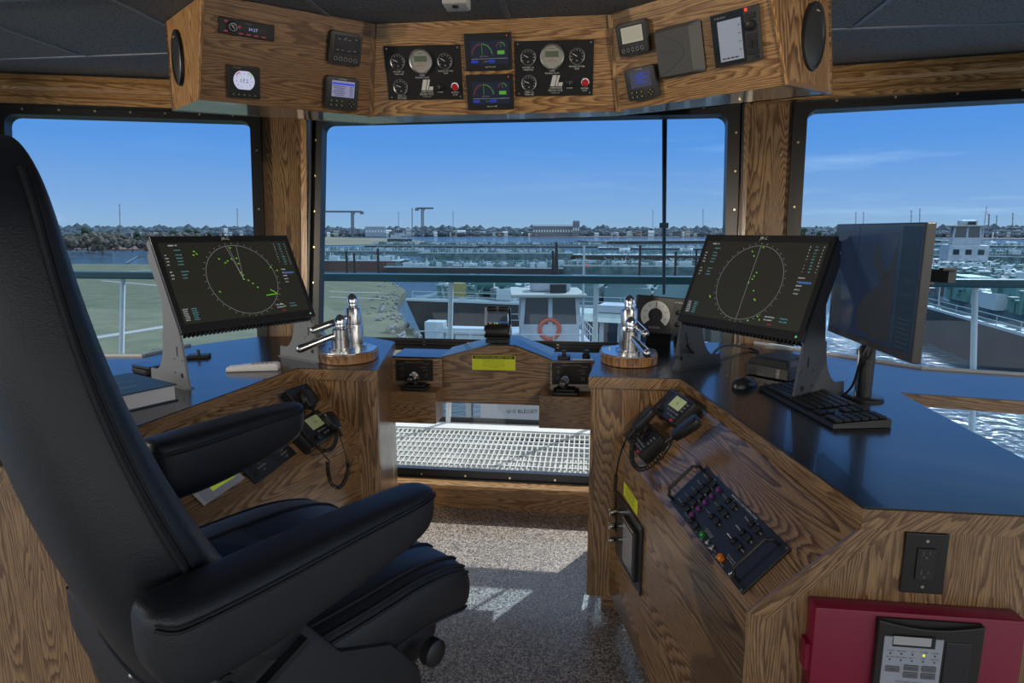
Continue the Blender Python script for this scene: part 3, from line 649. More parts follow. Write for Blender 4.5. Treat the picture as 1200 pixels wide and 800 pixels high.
nav_box(((724, 29), (759, 20), (766, 59), (732, 65.5)), 3, 'small grey display with blank cream screen and five ring keys, right wing', SCRC)
nav_box(((734, 81), (769, 74), (777, 111), (742.5, 118)), 3, 'small grey display with dark blue screen and round keypad, right wing', em('screen_dark_slate', (.035, .04, .07)), keys=7, txt=E_B)
# covered instrument
t, b, w_, h = wing_device(((765, 36), (819, 22), (830.5, 83), (778, 92.5)), 3, 'instrument_cover', 'plain grey protective cover clipped over an instrument on the right wing', 'cover', .006, .012); b.build('rim', GREYC, t, smooth=True)
t2 = MB(); o, i_ = rrect(-w_ / 2, w_ / 2, -h / 2, h / 2, .012), rrect(-w_ / 2 + .015, w_ / 2 - .035, -h / 2 + .012, h / 2 - .012, .012); t2.hull([(x, y, .035) for x, y in i_], [(x, y, .005) for x, y in o]); t2.build('lid', GREYC, t)
b = MB(); b.tube([(-w_ * .45 + w_ * .62 * math.sin(rad(180 * k / 20)) ** .8, h * .42 - h * .84 * k / 20, .0352) for k in range(21)], .0007, 5); b.build('groove', GREYP, t); b = MB(); b.text('FURUNO', h * .1, -w_ * .12, 0, .0353); b.build('embossed_lettering', mat('embossed_grey', (.085, .088, .088), .5), t)
# chart plotter
t, b, w_, h = wing_device(((832, 19), (888, 4), (898, 67.5), (844, 78)), 3, 'chart_plotter', 'black echo sounder with tall pale screen and a key column, right overhead wing', 'plotter', .022, .004); b.build('case', GREYP, t)
b = MB(); b.box((-w_ * .14, 0, .0225), (w_ * .68, h * .96, .001)); b.build('glossy_front', mat('gloss_black', (.008, .009, .012), .06), t)
b = MB(); b.box((-w_ * .1, -h * .03, .0235), (w_ * .5, h * .76, .001)); s = b.build('screen', SCRL, t)
b = MB()
for k in range(4): b.box((w_ * .1, h * (.22 - .15 * k), .0242), (w_ * .05, h * .012, .0003)); b.box((-w_ * (.27 - .09 * k), -h * .36, .0242), (w_ * .07, h * .025, .0003))
b.build('screen_print', E_K, s)
b = MB(); b.text('FURUNO', h * .06, -w_ * .28, h * .41, .0232); b.build('lettering', PRINTG, t)
each(t, 'key', BLACK, lambda b: b.box((0, 0, 0), (w_ * .2, h * .09, .004), bev=.001), [(w_ * .35, h * y, .024) for y in (.33, -.04, -.33)])
each(t, 'small_key', BLACK, lambda b: b.box((0, 0, 0), (w_ * .08, h * .045, .004)), [(w_ * (.3 + .1 * j), h * (-.13 - .055 * i), .024) for i in range(3) for j in range(2)] + [(w_ * .4, -h * .43, .024)])
b = MB(); b.lathe([(h * .1, 0), (h * .1, .012), (h * .07, .015)], 24, tr(w_ * .33, h * .16, .022)); b.build('rotary_knob', BLACK, t, smooth=True)
b = MB(); b.box((w_ * .27, h * .45, .0235), (w_ * .05, h * .06, .003)); b.build('power_key', LED_R, t)
# speakers
for px, pl, wd, ht, lab in (((210.5, 68), 0, .11, .215, 'oval black speaker on the left end of the overhead console'), ((951.5, 43.5), 4, .13, .235, 'oval black speaker on the right end of the overhead console')):
    p, n = PL[pl]; c = onpl(*px, p, n); a = V((n.y, -n.x, 0)) * (-1)
    Fm = frame(c, a if a.cross(V((0, 0, 1))).dot(n) > 0 else -a, (0, 0, 1)); t = thing('oval_speaker', lab, 'speaker', Fm, 'oval speakers on the overhead console ends')
    S = M.Diagonal((wd / 2, ht / 2, 1, 1)); b = MB(); b.lathe([(1, 0), (1, .008), (.97, .014), (.9, .016), (.86, .012)], 40, S, caps=False); b.build('speaker_rim', BLACK2, t, smooth=True)
    b = MB(); b.lathe([(.88, .011), (.6, .016), (.3, .019), (.01, .02)], 40, S, caps=False); b.build('grille', mat('speaker_grille', (.03, .032, .035), .3), t, smooth=True)
    b = MB(); b.box((0, ht * .36, .0165), (.02, .004, .0008)); b.build('badge', PRINTG, t)

# ================================================================== RADAR MONITORS
def radar_screen(t, w_, h, zf, seed, left):
    R_ = random.Random(seed)
    sx, sy = w_ * .93, h * .84; s0 = MB(); s0.box((0, h * .005, zf), (sx, sy, .0012)); s = s0.build('screen', em('radar_screen_dark', (.014, .014, .010)), t)
    z = zf + .0012; r = sy * .46; cx, cy = (sx * .03 if left else -sx * .0), 0
    b = MB(); b.arc(cx, cy, z, r * .992, r, 0, 360, 72)
    for k in range(36):
        a = rad(10 * k); b.bar((cx + math.cos(a) * r * 1.035, cy + math.sin(a) * r * 1.035, z), (cx + math.cos(a) * r * 1.07, cy + math.sin(a) * r * 1.07, z), .0016, .0003)
    if left:
        for a in (97, 101, 83): b.bar((cx, cy, z), (cx + math.cos(rad(a)) * r, cy + math.sin(rad(a)) * r, z), .001, .0003)
    else:
        b.bar((cx, cy + r * .0, z), (cx, cy + r, z), .001, .0003); b.bar((cx, cy, z), (cx, cy - r, z), .0008, .0003)
    b.build('range_ring', em('ring_grey', (.22, .22, .22)), s)
    b = MB()
    pts = ([(0, 0), (.02, .12), (-.02, .2), (.12, -.04), (.22, -.14), (.32, -.26), (-.28, .55), (-.5, .62), (-.36, .5), (-.15, .6), (.0, .46), (.0, .62), (-.08, .93), (.92, .3), (1.1, .2), (.85, -.8), (.95, -.88), (-.78, -.3), (-1.1, .85), (-1.05, .78), (-1.14, .75)] if left else
           [(0, 0), (.08, .1), (.14, .28), (.1, .18), (.24, -.2), (.35, -.42), (.38, -.44), (-.12, .72), (-.22, .84), (.08, .96), (-1.1, -.5), (-1.12, -.47), (.62, -.84), (.7, -.92), (.38, -.98)])
    for x, y in pts: b.disc(cx + x * r, cy + y * r, z, r * .018, n=6, h=.0004); b.disc(cx + x * r + r * .02, cy + y * r - r * .012, z, r * .014, n=6, h=.0004)
    if left: b.bar((cx + r * .5, cy - r * .52, z), (cx + r * .85, cy - r * .5, z), .003, .0003); b.bar((cx + r * .68, cy - r * .36, z), (cx + r * .84, cy - r * .48, z), .003, .0003)
    b.build('radar_echo', E_G, s)
    bw, bc, bb, br = MB(), MB(), MB(), MB()
    X = lambda f: -sx / 2 + f * sx
    Y = lambda f: sy / 2 - f * sy
    def line(m_, x, y, n_): m_.text(''.join(R_.choice('0123456789.NEW') for _ in range(n_)), sy * .022, X(x), Y(y), z, ax='LEFT')
    bw.text('HEAD UP', sy * .026, X(.06), Y(.03), z, ax='LEFT'); line(bc, .09, .09, 7)
    for k, y in enumerate((.15, .19, .23, .27, .36, .4, .44)): line(bw, .015, y, 3); line(bc, .09, y, 6)
    for k in range(6): line(bw, .015, .82 + .026 * k, 5); line(bc, .075, .82 + .026 * k, 5)
    for k in range(9): line(bw, .88, .04 + .036 * k, 1); line(bc, .92, .04 + .036 * k, 3); line(bw, .975, .04 + .036 * k, 1)
    for k in range(5): line(bw, .87, .4 + .045 * k, 6)
    bb.box((X(.93), Y(.45), z), (sx * .09, sy * .025, .0003))
    for k in range(2): line(bw, .72, .88 + .035 * k, 10); line(bc, .84, .88 + .035 * k, 8)
    line(br, .76, .965, 4)
    bw.build('screen_print', E_W, s); bc.build('screen_print_cyan', E_C, s); bb.build('screen_highlight', em('highlight_blue', (.04, .09, .25)), s); br.build('screen_print_red', E_R, s)
def radar(name, label, c, yaw, tilt, w_, h, left):
    ca, sa = math.cos(rad(yaw)), math.sin(rad(yaw)); x = V((ca, sa, 0)); n0 = V((sa, -ca, 0)); y = V((0, 0, 1)) * math.cos(rad(tilt)) - n0 * math.sin(rad(tilt))
    Fm = frame(c, x, y); t = thing(name, label, 'monitor', Fm, 'black radar monitors on grey steel brackets')
    b = MB(); b.box((0, 0, -.006), (w_, h, .012), bev=.002); b.build('bezel', BLACK2, t)
    b = MB(); b.box((0, 0, -.028), (w_ * .99, h * .97, .034), bev=.003); b.build('rear_housing', STEELG if left else STEELD, t)
    radar_screen(t, w_, h, .0005, 3 if left else 5, left)
    b = MB(); b.text('JRC', h * .045, 0, h * .465, .0004, ax='CENTER', sx=1.3); b.build('lettering', PRINT, t)
    b = MB(); b.cyl((w_ * .46, -h * .46, .001), .004, .001, None, 12); b.build('power_led', em('dim_green_led', (.1, .4, .15)), t)
    b = MB()
    for k in range(34): b.box((-w_ * .46 + k * w_ * .92 / 33, -h / 2 - .002, -.025), (.006, .008, .03))
    b.build('cooling_fin', BLACK, t, kind=None)
    # two upright side brackets standing on the worktop, cut in the shape of a curved foot
    Wz = Fm.inverted(); nb = V((sa, -ca, 0))
    for sgn in (-1, 1):
        o = V(c) + x * sgn * (w_ / 2 - .004 if left else w_ / 2 - .004); o.z = 1.0
        fm = frame(o, n0, (0, 0, 1))     # local x = towards the viewer side, y = up
        # where the back of the housing lies in this frame
        def hb(v, back): q = V(c) + y * v - n0 * 0; d = y * v + Fm.col[2].xyz * back; return (d.dot(n0), c[2] - 1 + d.z)
        A_, B_ = hb(-h * .47, -.012), hb(h * .40, -.012); C_, D_ = hb(h * .36, -.06), hb(-h * .1, -.06)
        pts = [(A_[0] - .005, A_[1]), B_, C_, D_, (D_[0] - .012, D_[1] * .62)]
        fx = A_[0]
        for k in range(7):
            a = rad(k * 15); pts.append((D_[0] - .02 - .075 * (1 - math.cos(a)), D_[1] * .62 - (D_[1] * .62 - .045) * math.sin(a) * 1.0))
        pts += [(D_[0] - .13, .045), (D_[0] - .135, .0), (fx + .03, .0)]
        b = MB(); b.prism([(p[0], p[1]) for p in pts], -.004, .004, fm); br = b.build('side_bracket', STEELG if left else STEELD, t, world=True)
        b = MB(); b.cyl((fx - .01, .045, 0), .009, .0095, fm, 16); b.box((fx - .03, .13, 0), (.006, .035, .0095), fm)
        for dx, dy in ((-.05, .05), (-.06, .05), (-.055, .1), (.0, .1)): b.cyl((fx + dx, dy, 0), .003, .0095, fm, 8)
        b.build('bracket_hole', INK, br, world=True)
        b = MB(); b.prism([(fx + .03, 0), (fx + .022, .004), (D_[0] - .13, .004), (D_[0] - .135, 0)], -.016, .016, fm); b.build('bracket_foot', STEELG if left else STEELD, br, world=True)
    return t
radar('radar_monitor', 'radar monitor on the left worktop, black with light grey side brackets', (-1.336, 2.287, 1.363), 61.7, 26.5, .56, .371, True)
radar('radar_monitor', 'radar monitor on the right worktop, half behind the tall slim monitor', (.563, 2.34, 1.366), -54.6, 22.3, .56, .36, False)
# ================================================================== THINGS ON AND IN THE CONSOLES
NRS = (V((.35, 1.29, .744)) - V((.105, 2.384, .744))).cross(V((.566, 1.29, .954)) - V((.35, 1.29, .744))).normalized()   # right sloped panel
PRS = V((.35, 1.29, .744))
NLS = (V((-1.328, 1.275, .954)) - V((-1.11, 1.275, .744))).cross(V((-.926, 2.384, .744)) - V((-1.11, 1.275, .744))).normalized()
if NLS.z < 0: NLS = -NLS
if NRS.z < 0: NRS = -NRS
PLS = V((-1.11, 1.275, .744))
NRV = V((-1, -.2238, 0)).normalized(); PRV = V((.35, 1.29, .744))

# ---- navigation light switch panel
Fm, w_, h = pquad((827, 548), (929, 644), (870, 698), (786, 587), PRS, NRS, .0005)
t = thing('switch_panel', 'black navigation light switch panel with toggles and two handles on the right console slope', 'switch panel', Fm)
X = lambda f: (f - .5) * w_
Y = lambda f: (.5 - f) * h
b = MB(); b.box((0, 0, .003), (w_, h, .006), bev=.001); b.build('panel_plate', mat('dark_slate_plate', (.018, .02, .025), .4), t)
def handle(fx):
    b = MB(); r = h * .42; z0 = .006; pts = [(X(fx), -r, z0), (X(fx), -r, .028)] + [(X(fx), -r + .012 * math.sin(rad(a)), .028 + .012 * (1 - math.cos(rad(a)))) for a in (30, 60, 90)] + [(X(fx), r - .012 * math.sin(rad(a)), .028 + .012 * (1 - math.cos(rad(a)))) for a in (90, 60, 30)] + [(X(fx), r, .028), (X(fx), r, z0)]
    return b.tube(pts, .0045, 8)
handle(.03).build('handle', BLACK, t, smooth=True); handle(.93).build('handle', BLACK, t, smooth=True)
def toggle(b): b.lathe([(.009, 0), (.009, .008), (.006, .012), (.0035, .014)], 16); b.tube([(0, 0, .012), (-.004, .003, .024)], .0022, 8)
spots = [(X(.17), Y(.14 + .17 * k), .006) for k in range(5)] + [(X(.44), Y(.16 + .2 * k), .006) for k in range(3)] + [(X(.71), Y(.16 + .2 * k), .006) for k in range(3)] + [(X(.34), Y(.9), .006)]
for o in each(t, 'toggle_switch', BLACK, lambda b: (b.lathe([(.0095, 0), (.0095, .01), (.006, .014)], 16), b.box((.022, 0, .0045), (.022, .018, .009), bev=.002)), spots):
    b = MB(); b.tube([(-.002, 0, .012), (-.010, .002, .026)], [.0016, .0028], 8); b.build('toggle_lever', CHROME, o, smooth=True)
each(t, 'fuse_cap', mat('purple_lens', (.14, .03, .16), .3), lambda b: b.lathe([(.0085, 0), (.0085, .006), (.005, .009)], 14), [(X(.29), Y(.14 + .17 * k), .006) for k in range(5)], smooth=True)
b = MB(); b.lathe([(.009, 0), (.008, .008), (.004, .011)], 14, tr(X(.49), Y(.9), .006)); b.build('indicator_lamp', LED_G if False else mat('green_lens', (.02, .25, .04), .25), t, smooth=True)
b = MB(); b.lathe([(.010, 0), (.009, .01), (.004, .013)], 14, tr(X(.73), Y(.9), .006)); b.build('indicator_lamp', mat('orange_lens', (.7, .18, .01), .25), t, smooth=True)
each(t, 'steel_socket', CHROME, lambda b: b.lathe([(.008, 0), (.008, .006), (.005, .008), (.005, .002)], 14), [(X(.57), Y(.91), .006), (X(.63), Y(.91), .006), (X(.87), Y(.93), .006)], smooth=True)
b = MB(); z = .0063; b.text('NAVIGATION LIGHT CONTROL PANEL', h * .055, X(.55), Y(.035), z)
for k in range(5): b.text(('MAST', 'STERN', 'PORT', 'STBD', 'TOW')[k], h * .028, X(.225), Y(.14 + .17 * k + .075), z)
for k in range(3): b.text(('DECK', 'AFT', 'FWD')[k], h * .035, X(.52), Y(.16 + .2 * k), z); b.text(('PORT', 'STBD', 'SEARCH')[k], h * .035, X(.79), Y(.16 + .2 * k), z)
b.text('ON    OFF', h * .03, X(.17), Y(.06), z); b.text('ON    OFF', h * .03, X(.44), Y(.085), z); b.text('ON    OFF', h * .03, X(.71), Y(.085), z)
for fx in (.22, .56, .84): b.text('DECK LIGHTING CONTROL', h * .027, X(fx - .05), Y(.78), z); b.text('CIRCUITS AND POWER', h * .027, X(fx - .05), Y(.82), z)
for k in range(6): b.text(('LAMP', 'TEST', 'ALARM', 'DIM', 'AC POWER', 'BATTERY')[k], h * .026, X(.34 + .085 * k), Y(.965), z)
b.build('lettering', PRINT, t)
each(t, 'screw', SCREWM, lambda b: b.cyl((0, 0, 0), .004, .0015, None, 10), [(X(fx), Y(fy), .0065) for fx in (.015, .5, .985) for fy in (.03, .97)])

# ---- VHF radios and hand microphones
def coil(b, pts, R=.007, r=.0022, turns=40, per=7):
    """coiled cord: smooth path then a helix about it"""
    P = smooth_path(pts, 8); n = turns * per; out = []
    Ls = [0]
    for a, c in zip(P, P[1:]): Ls.append(Ls[-1] + (c - a).length)
    for i in range(n + 1):
        s_ = Ls[-1] * i / n; k = 0
        while k < len(P) - 2 and Ls[k + 1] < s_: k += 1
        f = (s_ - Ls[k]) / max(1e-9, Ls[k + 1] - Ls[k]); p = P[k].lerp(P[k + 1], f); d = (P[k + 1] - P[k]).normalized()
        x = d.cross(V((.3, .2, .93))).normalized(); y = d.cross(x); a = 2 * PI * i / per
        out.append(p + (x * math.cos(a) + y * math.sin(a)) * R)
    return b.tube(out, r, 5)
def smooth_path(pts, k=6):
    pts = [V(p) for p in pts]; Q = [pts[0]] + pts + [pts[-1]]; out = []
    for i in range(1, len(Q) - 2):
        p0, p1, p2, p3 = Q[i - 1:i + 3]
        for j in range(k):
            u = j / k; out.append(.5 * ((2 * p1) + (p2 - p0) * u + (2 * p0 - 5 * p1 + 4 * p2 - p3) * u * u + (3 * p1 - p0 - 3 * p2 + p3) * u ** 3))
    out.append(pts[-1]); return out
def vhf(px, p, n, label, lit=True, lcd=(.2, .22, .09), th=.045, knob_left=True, flip=False):
    Fm, w_, h = pquad(*px, p, n, .0)
    t = thing('marine_radio', label, 'radio', Fm); b = MB(); b.prism(rrect(-w_ / 2, w_ / 2, -h / 2, h / 2, .008), 0, th, bev=.003); b.build('case', BLACK, t, smooth=True)
    b = MB(); b.box((w_ * .1, h * .16, th + .0005), (w_ * .42, h * .42, .002)); s = b.build('display', em('lcd_%02d' % int(lcd[0] * 100), lcd) if lit else SCR, t)
    b = MB(); b.text('16', h * .2, w_ * .1, h * .16, th + .0018); b.text('HI  USA', h * .06, w_ * .1, h * .31, th + .0018); b.build('display_digits', INK, s)
    b = MB()
    for k in range(6): b.box((-w_ * .36, h * (.36 - k * .1), th + .0005), (w_ * .2, h * .035, .003))
    b.build('speaker_slots', mat('slot_black', (.004, .004, .005), .6), t)
    each(t, 'key', mat('grey_key', (.12, .12, .13), .5), lambda b: b.box((0, 0, 0), (w_ * .09, h * .07, .003), bev=.001), [(w_ * (.0 + .12 * k), -h * .16, th + .001) for k in range(4)] + [(w_ * (.12 + .12 * k), -h * .3, th + .001) for k in range(3)] + [(w_ * .4, h * (.28 - .13 * k), th + .001) for k in range(3)])
    b = MB(); b.box((w_ * .36, -h * .42, th + .001), (w_ * .1, h * .08, .003)); b.build('distress_key', mat('red_key', (.5, .02, .03), .4), t)
    b = MB(); b.lathe([(h * .1, 0), (h * .095, .014), (h * .07, .017)], 20, tr(-w_ * .2, -h * .33, th)); b.build('knob', BLACK, t, smooth=True)
    return t, Fm, w_, h
def mic(pa, pb, label, n):
    """hand microphone lying from pa (cord end) to pb"""
    d = (pb - pa); L_ = d.length; side = V(n).cross(d); fm = frame((pa + pb) / 2, side, d)
    t = thing('hand_microphone', label, 'microphone', fm); W_ = .052
    pr = [(-.26, -.5), (.26, -.5), (.42, -.2), (.5, .1), (.5, .36), (.38, .5), (-.38, .5), (-.5, .36), (-.5, .1), (-.42, -.2)]
    b = MB(); b.prism([(x * W_, y * L_) for x, y in pr], -.014, .014, bev=.005); b.build('body', BLACK, t, smooth=True)
    b = MB()
    for k in range(5): b.box((0, L_ * (.34 - .09 * k), .0145), (W_ * .6, .003, .002))
    b.build('grille', GREYP, t)
    each(t, 'key', GREYP, lambda b: b.box((0, 0, 0), (.009, .007, .003), bev=.001), [(-.011, -L_ * .2, .0145), (.0, -L_ * .2, .0145), (.011, -L_ * .2, .0145)])
    b = MB(); b.box((W_ * .5, 0, 0), (.008, L_ * .4, .016), bev=.002); b.build('talk_button', GREYP, t)
    b = MB(); b.lathe([(.0065, 0), (.0045, .03)], 12, tr(0, -L_ * .5, 0) @ rot('X', 90)); b.build('strain_relief', BLACK, t)
    return t
def lift(px, py, p, n, h): return onpl(px, py, V(p) + V(n) * h, n)
vhf(((797, 464), (824, 482), (799, 508), (772, 487)), PRS, NRS, 'marine radio with yellow lit screen on the right console slope, nearest the worktop')
vhf(((762, 496), (785, 521), (759, 545), (740, 520)), PRS, NRS, 'dark unlit marine radio on the right console slope, lower left of the lit one', lit=False)
m1a, m1b = lift(789, 512, PRS, NRS, .065), lift(819, 491, PRS, NRS, .065)
m2a, m2b = lift(744, 503, PRS, NRS, .075), lift(764, 480, PRS, NRS, .075)
mic(m1a, m1b, 'black hand microphone clipped below the lit radio on the right console slope', NRS)
mic(m2a, m2b, 'black hand microphone hanging upper left of the unlit radio on the right console', NRS)
b = MB(); coil(b, [lift(*q, PRS, NRS, .05) for q in ((752, 502), (745, 512), (740.5, 525), (741, 540), (748, 549), (757, 548), (768, 541), (778, 532))], turns=34)
b.tube(smooth_path([lift(778, 532, PRS, NRS, .05), lift(784, 523, PRS, NRS, .06), m1a]), .005, 6)
tag(b.build('coiled_cord', BLACK, smooth=True), 'thick coiled cord looping between the two microphones on the right console slope', 'cord')
b = MB(); b.tube(smooth_path([m2a, lift(739, 508, PRS, NRS, .06), lift(733, 516, PRS, NRS, .04), lift(726, 535, PRV, NRV, .03), lift(722, 556, PRV, NRV, .03)]), .003, 6)
coil(b, [lift(x, y, PRV, NRV, .028) for x, y in ((722, 556), (720.5, 575), (720.5, 600), (721, 622))], turns=26, R=.006)
tag(b.build('coiled_cord', BLACK, smooth=True), 'long coiled cord hanging straight down beside the knobs of the right console side', 'cord')
b = MB(); b.tube([lift(768, 479, PRS, NRS, .03), lift(776, 489, PRS, NRS, .03)], .011, 10); b.tube([lift(768, 479, PRS, NRS, .03), lift(756, 490, PRS, NRS, .06)], .004, 8)
tag(b.build('microphone_plug', BLACK, smooth=True), 'black angled plug joined to the left side of the lit right radio', 'plug')
# left radios
vhf(((333, 505), (366, 486.5), (388, 514), (357, 534)), PLS, NLS, 'marine radio with pale green screen on the left console slope', lcd=(.11, .12, .06))
q = lift(349, 470, PLS, NLS, .0); t = thing('marine_radio', 'small dark radio mostly hidden behind the far chair armrest on the left console', 'radio', frame(q, V((.23, 1.1, 0)), V((-.7, 0, .72))))
b = MB(); b.box((0, 0, .02), (.13, .09, .04), bev=.004); b.build('case', BLACK, t); b = MB(); b.box((0, 0, .041), (.06, .03, .002)); b.build('display', SCR, t)
n1a, n1b = lift(366, 478, PLS, NLS, .05), lift(357, 458, PLS, NLS, .05)
n2a, n2b = lift(396, 503, PLS, NLS, .07), lift(383, 484, PLS, NLS, .07)
mic(n1a, n1b, 'black hand microphone at the top of the left console slope, beside the far armrest', NLS)
mic(n2a, n2b, 'black hand microphone over the right edge of the green lit left radio', NLS)
b = MB(); b.tube(smooth_path([lift(341, 492, PLS, NLS, .03), lift(350, 497, PLS, NLS, .05), lift(354, 503, PLS, NLS, .055)]), .003, 6)
coil(b, [lift(*q, PLS, NLS, .055) for q in ((354, 502), (360, 512), (368, 521), (380, 528), (390, 524), (394, 512), (391, 500), (384, 494), (377, 490))], turns=44, R=.006)
tag(b.build('coiled_cord', BLACK, smooth=True), 'coiled cord looping across the face of the green lit left radio', 'cord')
b = MB(); b.tube(smooth_path([lift(372, 523, PLS, NLS, .05), lift(380, 533, PLS, NLS, .04), lift(386, 540, PLS, NLS, .03)]), .003, 6)
coil(b, [lift(*q, PLS, NLS, .03) for q in ((384, 541), (385, 555), (389, 567), (397, 571), (404, 563), (408, 550), (407, 540))], turns=34, R=.006)
b.tube(smooth_path([lift(407, 540, PLS, NLS, .03), lift(403, 525, PLS, NLS, .045), n2a]), .003, 6)
tag(b.build('coiled_cord', BLACK, smooth=True), 'coiled cord hanging in a deep loop below the green lit left radio', 'cord')
# left push-button plate
Fm, w_, h = pquad((277, 545), (325, 508), (348, 534), (297, 566), PLS, NLS, .0005)
t = thing('button_panel', 'black panel with small square buttons beside the far armrest, left console slope', 'panel', Fm)
b = MB(); b.box((0, 0, .0015), (w_, h, .003)); b.build('panel_plate', BLACK2, t)
sp_ = [(-w_ * .34, h * .1), (-w_ * .34, -h * .2), (w_ * .1, h * .3), (w_ * .16, h * .0), (w_ * .16, -h * .28)]
for o in each(t, 'push_button', BLACK, lambda b: b.box((0, 0, 0), (.016, .016, .006), bev=.002), [(x, y, .005) for x, y in sp_]): pass
b = MB()
for k, (x, y) in enumerate(sp_): b.text(('WIPER', 'WASHER', 'HORN', 'DECK', 'ALARM')[k], .011, x + .035, y + .008, .0033); b.text(('ON', 'OFF', 'PUSH', 'LIGHT', 'RESET')[k], .008, x + .035, y - .006, .0033)
b.build('lettering', PRINTG, t)
Fm, w_, h = pquad((224, 579), (270, 549), (285, 563), (239, 593), PLS, NLS, .0005)
t = thing('thermostat', 'pale grey thermostat with yellow-green window below the far armrest', 'thermostat', Fm)
b = MB(); b.box((0, 0, .007), (w_, h, .014), bev=.003); b.build('case', mat('pale_grey_plastic', (.42, .43, .48), .45), t)
b = MB(); b.box((w_ * .08, h * .12, .0142), (w_ * .6, h * .42, .002)); b.build('display', em('lcd_lime', (.16, .22, .02)), t)
b = MB(); b.box((w_ * .4, h * .1, .0145), (.004, .004, .001)); b.build('indicator', LED_Y, t)

# ---- side panel devices on the right console
Fm, w_, h = pquad((724, 576), (755, 616), (751.5, 700), (723.5, 644.5), PRV, NRV, .0005)
t = thing('control_unit', 'black control unit with chrome knobs and framed window in the right console side', 'control unit', Fm)
b = MB(); b.box((0, 0, .004), (w_, h, .008), bev=.002); b.build('faceplate', BLACK2, t)
b = MB(); b.prism(rrect(-w_ * .08, w_ * .4, -h * .38, h * .36, .01), .008, .02, bev=.002); f_ = b.build('window_surround', BLACK, t)
b = MB(); b.box((w_ * .16, -h * .01, .021), (w_ * .36, h * .6, .002)); b.build('window', mat('grey_screen', (.12, .12, .15), .2), f_)
b = MB(); b.box((w_ * .16, h * .34, .022), (w_ * .4, .004, .003)); b.build('edge_highlight', BRASS, f_)  # brass strip stands in for the highlight along the window's top edge
each(t, 'knob', CHROME, lambda b: b.lathe([(.009, 0), (.009, .018), (.013, .019), (.013, .04), (.01, .042)], 18), [(-w_ * .3, h * (.27 - .22 * k), .008) for k in range(3)], smooth=True)
each(t, 'screw', SCREWM, lambda b: b.cyl((0, 0, 0), .004, .002, None, 8), [(w_ * x, h * y, .009) for x in (-.46, .46) for y in (-.46, .46)])
def label_plate(Fm, w_, h, lab, lines, head=None, hsz=.2):
    t = thing('warning_label', lab, 'label', Fm); b = MB(); b.box((0, 0, .0006), (w_, h, .0012)); b.build('label_sheet', YEL, t)
    b = MB()
    if head: b.box((0, h * .38, .0014), (w_ * .96, h * .2, .0004))
    ls = h * (.62 if head else .85) / len(lines)
    for k, s_ in enumerate(lines): b.text(s_, ls * .85, 0, (h * .2 if head else h * .36) - ls * k, .0014)
    b.build('lettering', INK, t)
    if head: b = MB(); b.text(head, h * .17, 0, h * .38, .0018); b.build('heading', YEL, t)
Fm, w_, h = pquad((732, 564), (748, 588), (747, 604), (731, 579), PRV, NRV, .0008)
label_plate(Fm, w_, h, 'yellow label above the control unit on the right console side', ['WHEN GENERAL ALARM', 'SOUNDS, GO TO YOUR', 'STATION AND STAND BY', 'FOR FURTHER ORDERS'])
Fm, w_, h = pquad((553, 416), (604, 417), (604, 434), (553.5, 433), V((0, 3.0, 0)), V((0, -1, 0)), .0008)
label_plate(Fm, w_, h, 'yellow warning label in the middle of the low center console', ['Keep This Notice In Sight In The Wheelhouse', 'To check radio make a short test call', 'Channel 13 and 16 at the start of watch', 'Announce position at each bend and bridge', 'CHECK that you are on the right channel', 'and speak clearly'], 'NAVIGATION AND RADIO RULES')

# ---- outlet and alarm box in the end panel
NE, PE = V((0, -1, 0)), V((0, 1.29, 0))
Fm, w_, h = pquad((1060, 622), (1110, 625), (1105, 695), (1053, 692), PE, NE, .0005)
t = thing('power_outlet', 'black power outlet plate in the end of the right console', 'outlet', Fm)
b = MB(); b.box((0, 0, .003), (w_, h, .006), bev=.0025); b.build('cover_plate', mat('gloss_black_plate', (.008, .008, .01), .18), t)
b = MB(); b.box((0, 0, .0075), (w_ * .42, h * .52, .004), bev=.001); r_ = b.build('receptacle', BLACK, t)
b = MB()
for s_ in (-1, 1):
    b.box((-.0065, s_ * h * .16 + .004, .0097), (.0018, .009, .0005)); b.box((.0065, s_ * h * .16 + .004, .0097), (.0018, .007, .0005)); b.cyl((0, s_ * h * .16 - .006, .0097), .0025, .0005, None, 10)
b.build('slots', GREYC, r_); each(t, 'screw', SCREWM, lambda b: b.cyl((0, 0, 0), .0035, .0015, None, 10), [(0, h * .38, .0065), (0, -h * .38, .0065)])
# fire alarm box
PF = V((0, 1.245, 0)); P = [onpl(x, y, PF, NE) for x, y in ((956, 713), (1203, 727), (1150, 729), (1027, 722))]
x0, x1, zt_ = P[0].x, P[1].x + .003, (P[0].z + P[1].z) / 2; hb_ = .44; W_ = x1 - x0
t = thing('fire_alarm_panel', 'crimson red fire alarm box with black keypad door on the right console end', 'alarm panel', frame(((x0 + x1) / 2, 1.289, zt_ - hb_ / 2), (1, 0, 0), (0, 0, 1)))
REDBOX = mat('crimson_enamel', (.2, .002, .032), .42); b = MB(); b.box((0, 0, .022), (W_, hb_, .044), bev=.004); b.build('cabinet_door', REDBOX, t, smooth=True)
b = MB(); b.box((-W_ / 2 - .004, .1, .02), (.01, .06, .03)); b.build('hinge', REDBOX, t)
mw = P[2].x - P[3].x; mx_ = (P[2].x + P[3].x) / 2 - (x0 + x1) / 2; mt = (P[2].z + P[3].z) / 2 - (zt_ - hb_ / 2); mh = .26
b = MB(); pts = [(mx_ - mw / 2, mt - mh), (mx_ + mw / 2, mt - mh), (mx_ + mw / 2, mt)] + [(mx_ + mw / 2 - mw * k / 12, mt - .014 * math.sin(PI * k / 12)) for k in range(1, 12)] + [(mx_ - mw / 2, mt)]
